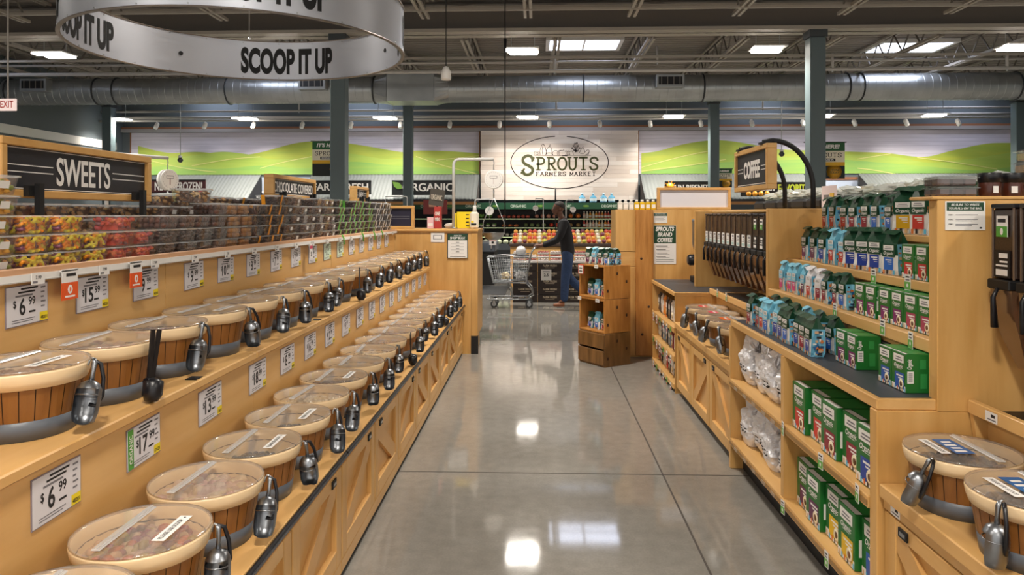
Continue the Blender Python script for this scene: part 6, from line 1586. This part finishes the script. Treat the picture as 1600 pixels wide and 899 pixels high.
for x in (-.8, -.68, -.56, -.44, -.32, -.2): b.tube([(x, ya + .03, .15), (x, yb_ - .03, .15)], .006, CHR, 6)
b.build('lower_tray', ct)
RX = Matrix.Rotation(PI / 2, 3, 'X')
for (x, y) in ((-.72, ya + .06), (-.72, yb_ - .06), (-.14, ya + .05), (-.14, yb_ - .05)):
    b = MB(); b.lathe([(.03, -.014), (.06, -.014), (.062, 0), (.06, .014), (.03, .014)], M('wheel rubber', '#3a3c3e', .6), 18, (x, y, .062), RX); b.lathe([(.034, -.016), (.034, .016)], M('wheel hub', '#a9acae', .4), 14, (x, y, .062), RX)
    w = b.build('wheel', ct); b = MB(); b.bb(x - .02, x + .02, y - .024, y - .018, .05, .145, CHR); b.bb(x - .02, x + .02, y + .018, y + .024, .05, .145, CHR); b.bb(x - .02, x + .02, y - .024, y + .024, .125, .15, CHR); b.build('caster_fork', w)
# groceries in the cart
o = crumple('grocery_bag', ['#efeef0'], 9, .13, .12, .075, M('white bag film', '#e6e6e8', .35, bump=.3, scale=20)).put((-.30, 12.14, .475), 0, 'crumpled white grocery bag in the cart near its handle', None, (.62, .8, .9)); o['category'] = 'bag'
o = crumple('grocery_bag', ['#d8c8a0'], 4, .11, .11, .07, M('beige bag film', '#c8b796', .4, bump=.3, scale=20)).put((-.54, 12.14, .458), 0, 'beige grocery bag in the middle of the cart', None, (.62, .8, .9)); o['category'] = 'bag'
r = thing('child_seat_bag', 'white plastic bag in the raised child seat of the cart', 'bag', (-.26, 12.14, .9)); b = MB()
vs = []
for i in range(9):
    for k in range(16):
        th, ph = PI * i / 8, 2 * PI * k / 16; v = Vector((math.sin(th) * math.cos(ph), math.sin(th) * math.sin(ph), math.cos(th))); d = 1 + .35 * noise.noise(v * 3); vs.append((-.28 + .085 * v.x * d, 12.14 + .11 * v.y * d, max(.8425, .93 + .085 * v.z * d)))
b.add(vs, [(i * 16 + k, i * 16 + (k + 1) % 16, (i + 1) * 16 + (k + 1) % 16, (i + 1) * 16 + k) for i in range(8) for k in range(16)], M('white bag film', '#e6e6e8', .35), True); b.build('film', r)
# ---- the shopper
def skin(name, verts, edges, m, parent=None, sub=2, root=0):
    me = bpy.data.meshes.new(name); me.from_pydata([v[:3] for v in verts], edges, [])
    o = bpy.data.objects.new(name, me); COL.objects.link(o)
    bm = bmesh.new(); bm.from_mesh(me); ly = bm.verts.layers.skin.verify()
    for v, s_ in zip(bm.verts, verts):
        rr = s_[3]; v[ly].radius = rr if isinstance(rr, tuple) else (rr, rr); v[ly].use_root = (v.index == root)
    bm.to_mesh(me); bm.free()
    md = o.modifiers.new('skin', 'SKIN'); md.use_smooth_shade = True
    o.modifiers.new('sub', 'SUBSURF').levels = sub; o.modifiers['sub'].render_levels = sub
    dg = bpy.context.evaluated_depsgraph_get(); dg.update()
    nm = bpy.data.meshes.new_from_object(o.evaluated_get(dg)); o.modifiers.clear()
    o.data = nm; nm.materials.clear(); nm.materials.append(m)
    for p in nm.polygons: p.use_smooth = True
    if parent:
        off = wloc(parent); nm.transform(Matrix.Translation(-off)); o.parent = parent
    return o
SKN = M('skin brown', '#6b4432', .5); JCK = M('black jacket cloth', '#17161a', .85, var=.2, scale=60); JEA = M('blue denim', '#2b3f63', .85, var=.2, scale=50); SHO = M('tan leather shoe', '#8a5230', .5); HAI = M('dark grey hair', '#2a2522', .8, var=.3, scale=120)
CYY = 12.14
def P3(x, y, z): return (x, CYY + y, z)
# body as one continuous skin: pelvis root, spine, head, arms with hands and fingers, legs
V, Ed = [], []
def av(p, r, par=None):
    V.append((*P3(*p), r)); i = len(V) - 1
    if par is not None: Ed.append((par, i))
    return i
hip = av((.50, 0, .94), (.10, .085)); w_ = av((.49, 0, 1.10), (.10, .085), hip); c1 = av((.455, 0, 1.27), (.115, .095), w_); c2 = av((.42, 0, 1.41), (.105, .09), c1); nk = av((.395, 0, 1.50), .052, c2); nk2 = av((.37, 0, 1.58), .05, nk)
for sg in (-1, 1):
    sh = av((.43, sg * .17, 1.40), .062, c2); ub = av((.40, sg * .215, 1.26), .052, sh); el = av((.34, sg * .225, 1.13), .043, ub); fa = av((.18, sg * .19, 1.06), .036, el); wr = av((.06, sg * .155, 1.025), .026, fa); hn = av((.0, sg * .145, 1.035), .021, wr)
    for k in range(4):
        yy = sg * (.113 + .021 * k); f1 = av((-.045, yy, 1.028 + .002 * (k in (1, 2))), .0095, hn); f2 = av((-.066, yy, 1.008), .009, f1); f3 = av((-.055, yy, .983 + .003 * (k == 0)), .0085, f2)
    t1 = av((.005, sg * .105, 1.0), .011, wr); t2 = av((-.022, sg * .095, .966), .0095, t1)
kn = [((.465, -.09, .52), (.44, -.09, .14), (.37, -.09, .05)), ((.50, .09, .52), (.74, .09, .26), (.80, .09, .12))]
for i, (k0, a0_, t0) in enumerate(kn):
    th = av((.50, -.09 if i == 0 else .09, .83), .075, hip); kk = av(k0, .06, th); ca = av(tuple(k0[j] * .6 + a0_[j] * .4 for j in range(3)), .055, kk); an = av(a0_, .036, ca)
    av((.34, -.09, .045) if i == 0 else (.765, .09, .07), .03, an)
pers = skin('person', V, Ed, SKN, None, 2, 0)
hb = MB()
for (c, rr) in (((.357, 0, 1.672), (.096, .077, .09)), ((.325, 0, 1.612), (.066, .058, .075)), ((.291, 0, 1.560), (.026, .03, .022)), ((.268, 0, 1.612), (.03, .042, .05)), ((.249, 0, 1.621), (.017, .015, .016)), ((.258, 0, 1.645), (.012, .01, .028)), ((.258, 0, 1.587), (.012, .024, .006)), ((.261, 0, 1.574), (.012, .021, .007)),
                ((.285, .028, 1.672), (.02, .026, .011)), ((.285, -.028, 1.672), (.02, .026, .011)), ((.365, .079, 1.635), (.018, .01, .03)), ((.365, -.079, 1.635), (.018, .01, .03)), ((.372, 0, 1.56), (.05, .05, .08))):
    hb.sph(P3(*c), 1, SKN, 20, 14, rr)
hm = hb.build('head_shape')
bm = bmesh.new(); bm.from_mesh(pers.data); bm.from_mesh(hm.data); bm.to_mesh(pers.data); bm.free(); bpy.data.objects.remove(hm)
md = pers.modifiers.new('union', 'REMESH'); md.mode = 'VOXEL'; md.voxel_size = .005; md.use_smooth_shade = True
md = pers.modifiers.new('soften', 'SMOOTH'); md.factor = .5; md.iterations = 2
dg = bpy.context.evaluated_depsgraph_get(); dg.update()
nm = bpy.data.meshes.new_from_object(pers.evaluated_get(dg)); pers.modifiers.clear(); pers.data = nm; nm.materials.clear(); nm.materials.append(SKN)
nm.polygons.foreach_set('use_smooth', [True] * len(nm.polygons))
props(pers, 'person in black jacket, jeans and glasses walking while pushing a shopping cart', 'person')
# clothes
JV, JE = [], []
def jv(p, r, par=None):
    JV.append((*P3(*p), r)); i = len(JV) - 1
    if par is not None: JE.append((par, i))
    return i
a0j = jv((.51, 0, .84), (.15, .125)); a = jv((.505, 0, .92), (.16, .128), a0j); b_ = jv((.49, 0, 1.1), (.152, .122), a); c = jv((.455, 0, 1.27), (.168, .132), b_); d = jv((.42, 0, 1.41), (.145, .122), c); e = jv((.398, 0, 1.49), .078, d)
for sg in (-1, 1):
    s1_ = jv((.43, sg * .175, 1.40), .082, d); u1 = jv((.40, sg * .222, 1.26), .07, s1_); e1 = jv((.34, sg * .232, 1.13), .06, u1); f1 = jv((.18, sg * .195, 1.06), .05, e1); jv((.085, sg * .163, 1.03), .043, f1)
skin('jacket', JV, JE, JCK, pers, 2, 0)
JV, JE = [], []
a0j = jv((.495, 0, 1.02), (.13, .105)); a = jv((.505, 0, .92), (.145, .112), a0j)
for i, (k0, a0_, t0) in enumerate(kn):
    y_ = -.09 if i == 0 else .09; t_ = jv((.505, y_, .82), .105, a); k_ = jv(k0, .083, t_); m_ = jv(tuple(k0[j] * .5 + a0_[j] * .5 for j in range(3)), .076, k_); jv((a0_[0] + (.0 if i == 0 else .03), a0_[1], a0_[2] - (.06 if i == 0 else .02)), .066, m_)
skin('jeans', JV, JE, JEA, pers, 2, 0)
JV, JE = [], []
h = jv((.455, -.09, .05), (.042, .045)); t = jv((.36, -.09, .045), (.045, .036), h); jv((.255, -.09, .036), (.036, .026), t)
skin('shoe', JV, JE, SHO, pers, 2, 0)
JV, JE = [], []
h = jv((.80, .09, .20), (.042, .045)); t = jv((.80, .09, .11), (.045, .036), h); jv((.775, .09, .045), (.036, .028), t)
skin('shoe', JV, JE, SHO, pers, 2, 0)
b = MB(); hv = []
for i in range(11):
    for k in range(28):
        ph = 2 * PI * k / 28; th = PI * (.47 + .17 * math.cos(ph)) * i / 10
        wv = 1 + .03 * noise.noise(Vector((i * .9, k * .7, 0)))
        hv.append((.361 + .103 * math.sin(th) * math.cos(ph) * wv, CYY + .084 * math.sin(th) * math.sin(ph) * wv, 1.676 + .096 * math.cos(th) * wv))
b.add(hv, [(i * 28 + k, i * 28 + (k + 1) % 28, (i + 1) * 28 + (k + 1) % 28, (i + 1) * 28 + k) for i in range(10) for k in range(28)], HAI, True); b.build('hair', pers)
for sg in (-1, 1): b = MB(); b.sph(P3(.272, sg * .029, 1.653), .0105, M('eye white', '#d8d2ca', .3), 12, 8); b.sph(P3(.2635, sg * .0295, 1.653), .0045, INK, 8, 5); b.build('eye', pers)
b = MB()
for sg in (-1, 1): b.tube([(.252 + .006 * abs(math.cos(q_)), CYY + sg * .034 + .024 * math.cos(q_), 1.654 + .018 * math.sin(q_)) for q_ in [2 * PI * k / 14 for k in range(14)]], .0028, BLM, 5, closed=True); b.tube([(.264, CYY + sg * .058, 1.657), (.36, CYY + sg * .088, 1.66)], .0028, BLM, 5)
b.tube([(.252, CYY - .012, 1.656), (.252, CYY + .012, 1.656)], .0028, BLM, 5); b.build('glasses', pers)
# ================================================================ hanging things
# round SCOOP IT UP band
RC, RR, RZ, RH = Vector((-1.887, 4.579)), 1.017, 2.60, .29
r = thing('hanging_ring_sign', 'big round brushed metal band reading SCOOP IT UP hanging over the bulk bins', 'sign', (RC.x, RC.y, RZ))
b = MB(); n = 96; t = .012
def rp(rad, a, z): return (RC.x + rad * math.cos(a), RC.y + rad * math.sin(a), z)
vs = []
for k in range(n):
    a = 2 * PI * k / n
    vs += [rp(RR, a, RZ), rp(RR, a, RZ + RH), rp(RR - t, a, RZ + RH), rp(RR - t, a, RZ)]
fs = []
for k in range(n):
    j = (k + 1) % n
    for q_ in range(4): fs.append((4 * k + q_, 4 * j + q_, 4 * j + (q_ + 1) % 4, 4 * k + (q_ + 1) % 4))
b.add(vs, fs, ALU); 
for k in range(0, len(b.fs)): b.fs[k] = True
o = b.build('band', r); md = o.modifiers.new('edges', 'EDGE_SPLIT'); md.split_angle = math.radians(40)
b = MB()
for z in (RZ - .004, RZ + RH):
    b.lathe([(RR + .006, z), (RR + .006, z + .006), (RR - t - .006, z + .006), (RR - t - .006, z), (RR + .006, z)], M('ring edge', '#8a8078', .4, .6), 96, (RC.x, RC.y, 0), cap=False)
b.build('edge_trim', r)
def ring_text(b, t_, ac, inner, h, z, arcw):
    vs, fs, x0, x1 = glyphs(t_, .05, 0); k = h / .7; rad = RR - t - .002 if inner else RR + .002; out = []
    for (x, y) in vs:
        u = ((x - (x0 + x1) / 2) / (x1 - x0)) * arcw; out.append(rp(rad, ac + (-u if inner else u), z + y * k))
    b.add(out, fs, BLM)
for ac in (93, 188, 275, 4):
    b = MB(); ring_text(b, 'SCOOP IT UP', math.radians(ac), True, .178, RZ + .055, math.radians(41)); b.build('lettering', r)
for ac in (-63, 24, 114, 204):
    b = MB(); ring_text(b, 'SCOOP IT UP', math.radians(ac), False, .178, RZ + .055, math.radians(41)); b.build('lettering', r)
for a in (39, 138, 228, 318):
    a = math.radians(a); b = MB(); c = rp(RR - t / 2, a, RZ + .14); b.tube([rp(RR - t - .004, a, RZ + .14), rp(RR + .004, a, RZ + .14)], .016, BLM, 14); b.build('bolt_hole', r)
for k in range(24):
    a = 2 * PI * (k + .5) / 24
    for z in (RZ + .012, RZ + RH - .012): b = MB(); b.tube([rp(RR - t - .003, a, z), rp(RR + .003, a, z)], .005, STL, 6); b.build('screw', r)
for a in (20, 110, 200, 290): a = math.radians(a); b = MB(); b.tube([rp(RR - .006, a, RZ + RH - .01), rp(RR - .006, a, 4.9)], .0035, STL, 6); b.tube([rp(RR - .006, a, RZ + RH + .0), rp(RR - .006, a, RZ + RH + .03)], .009, STL, 8); b.build('hanging_cable', r)
# exit sign
r = thing('exit_sign', 'small red and white EXIT sign on a hanging rod by the dark wall', 'exit sign', (-7.51, 10, 3.02)); b = MB(); b.bb(-7.63, -7.39, 9.98, 10.02, 3.02, 3.19, M('exit face', '#f0d8d0', .5, emit=.5), .004); b.build('face', r); b = MB(); b.text('EXIT', (-7.51, 9.977, 3.06), XA, ZA, .1, M('exit red', '#d8402e', .5), w=.19, bold=.02); b.build('lettering', r); MB().tube([(-7.51, 10, 3.19), (-7.51, 10, 5.1)], .012, PIPE, 8).build('rod', r)
# pendant speaker, cameras, power drop
r = thing('ceiling_speaker', 'white bell shaped pendant speaker hanging near the duct', 'speaker', (-1.143, 9, 3.23)); MB().lathe([(.0, 3.225), (.058, 3.228), (.066, 3.25), (.058, 3.33), (.035, 3.39), (.012, 3.40)], WHT, 20, (-1.143, 9, 0)).build('bell', r); MB().tube([(-1.143, 9, 3.4), (-1.143, 9, 5.1)], .006, BLM, 6).build('cable', r)
for i, (x, y, z, w) in enumerate(((-8.236, 16.4, 2.8, 'in front of the long mural'), (5.463, 16.4, 2.9, 'by the coffee sign mural'))):
    r = thing('dome_camera', 'small dark camera ball on a thin rod ' + w, 'camera', (x, y, z)); b = MB(); b.sph((x, y, z), .06, M('camera dome', '#3a3c40', .2), 14, 8); b.build('dome', r); MB().tube([(x, y, z + .055), (x, y, z + .1)], .04, WHT, 12).build('mount', r); MB().tube([(x, y, z + .1), (x, y, 5.1)], .01, STL, 6).build('rod', r)
r = thing('power_drop', 'thin black power drop hanging from the roof beside the store sign', 'power drop', (-.45, 10, 1.3)); MB().tube([(-.45, 10, 1.3), (-.45, 10, 5.1)], .008, BLM, 6).build('cable', r); b = MB(); b.tube([(-.45, 10, 3.7), (-.45, 10, 3.98)], [.012, .024], BLK, 8); b.build('strain_grip', r)
r = thing('power_drop', 'thin black rod hanging in front of the oval store sign', 'power drop', (.47, 19, 1.7)); MB().tube([(.47, 19, 1.87), (.47, 19, 2.24)], .02, BLM, 6).build('rod', r); MB().bb(.455, .485, 18.985, 19.015, 0, 1.87, BLM).build('stand', r)
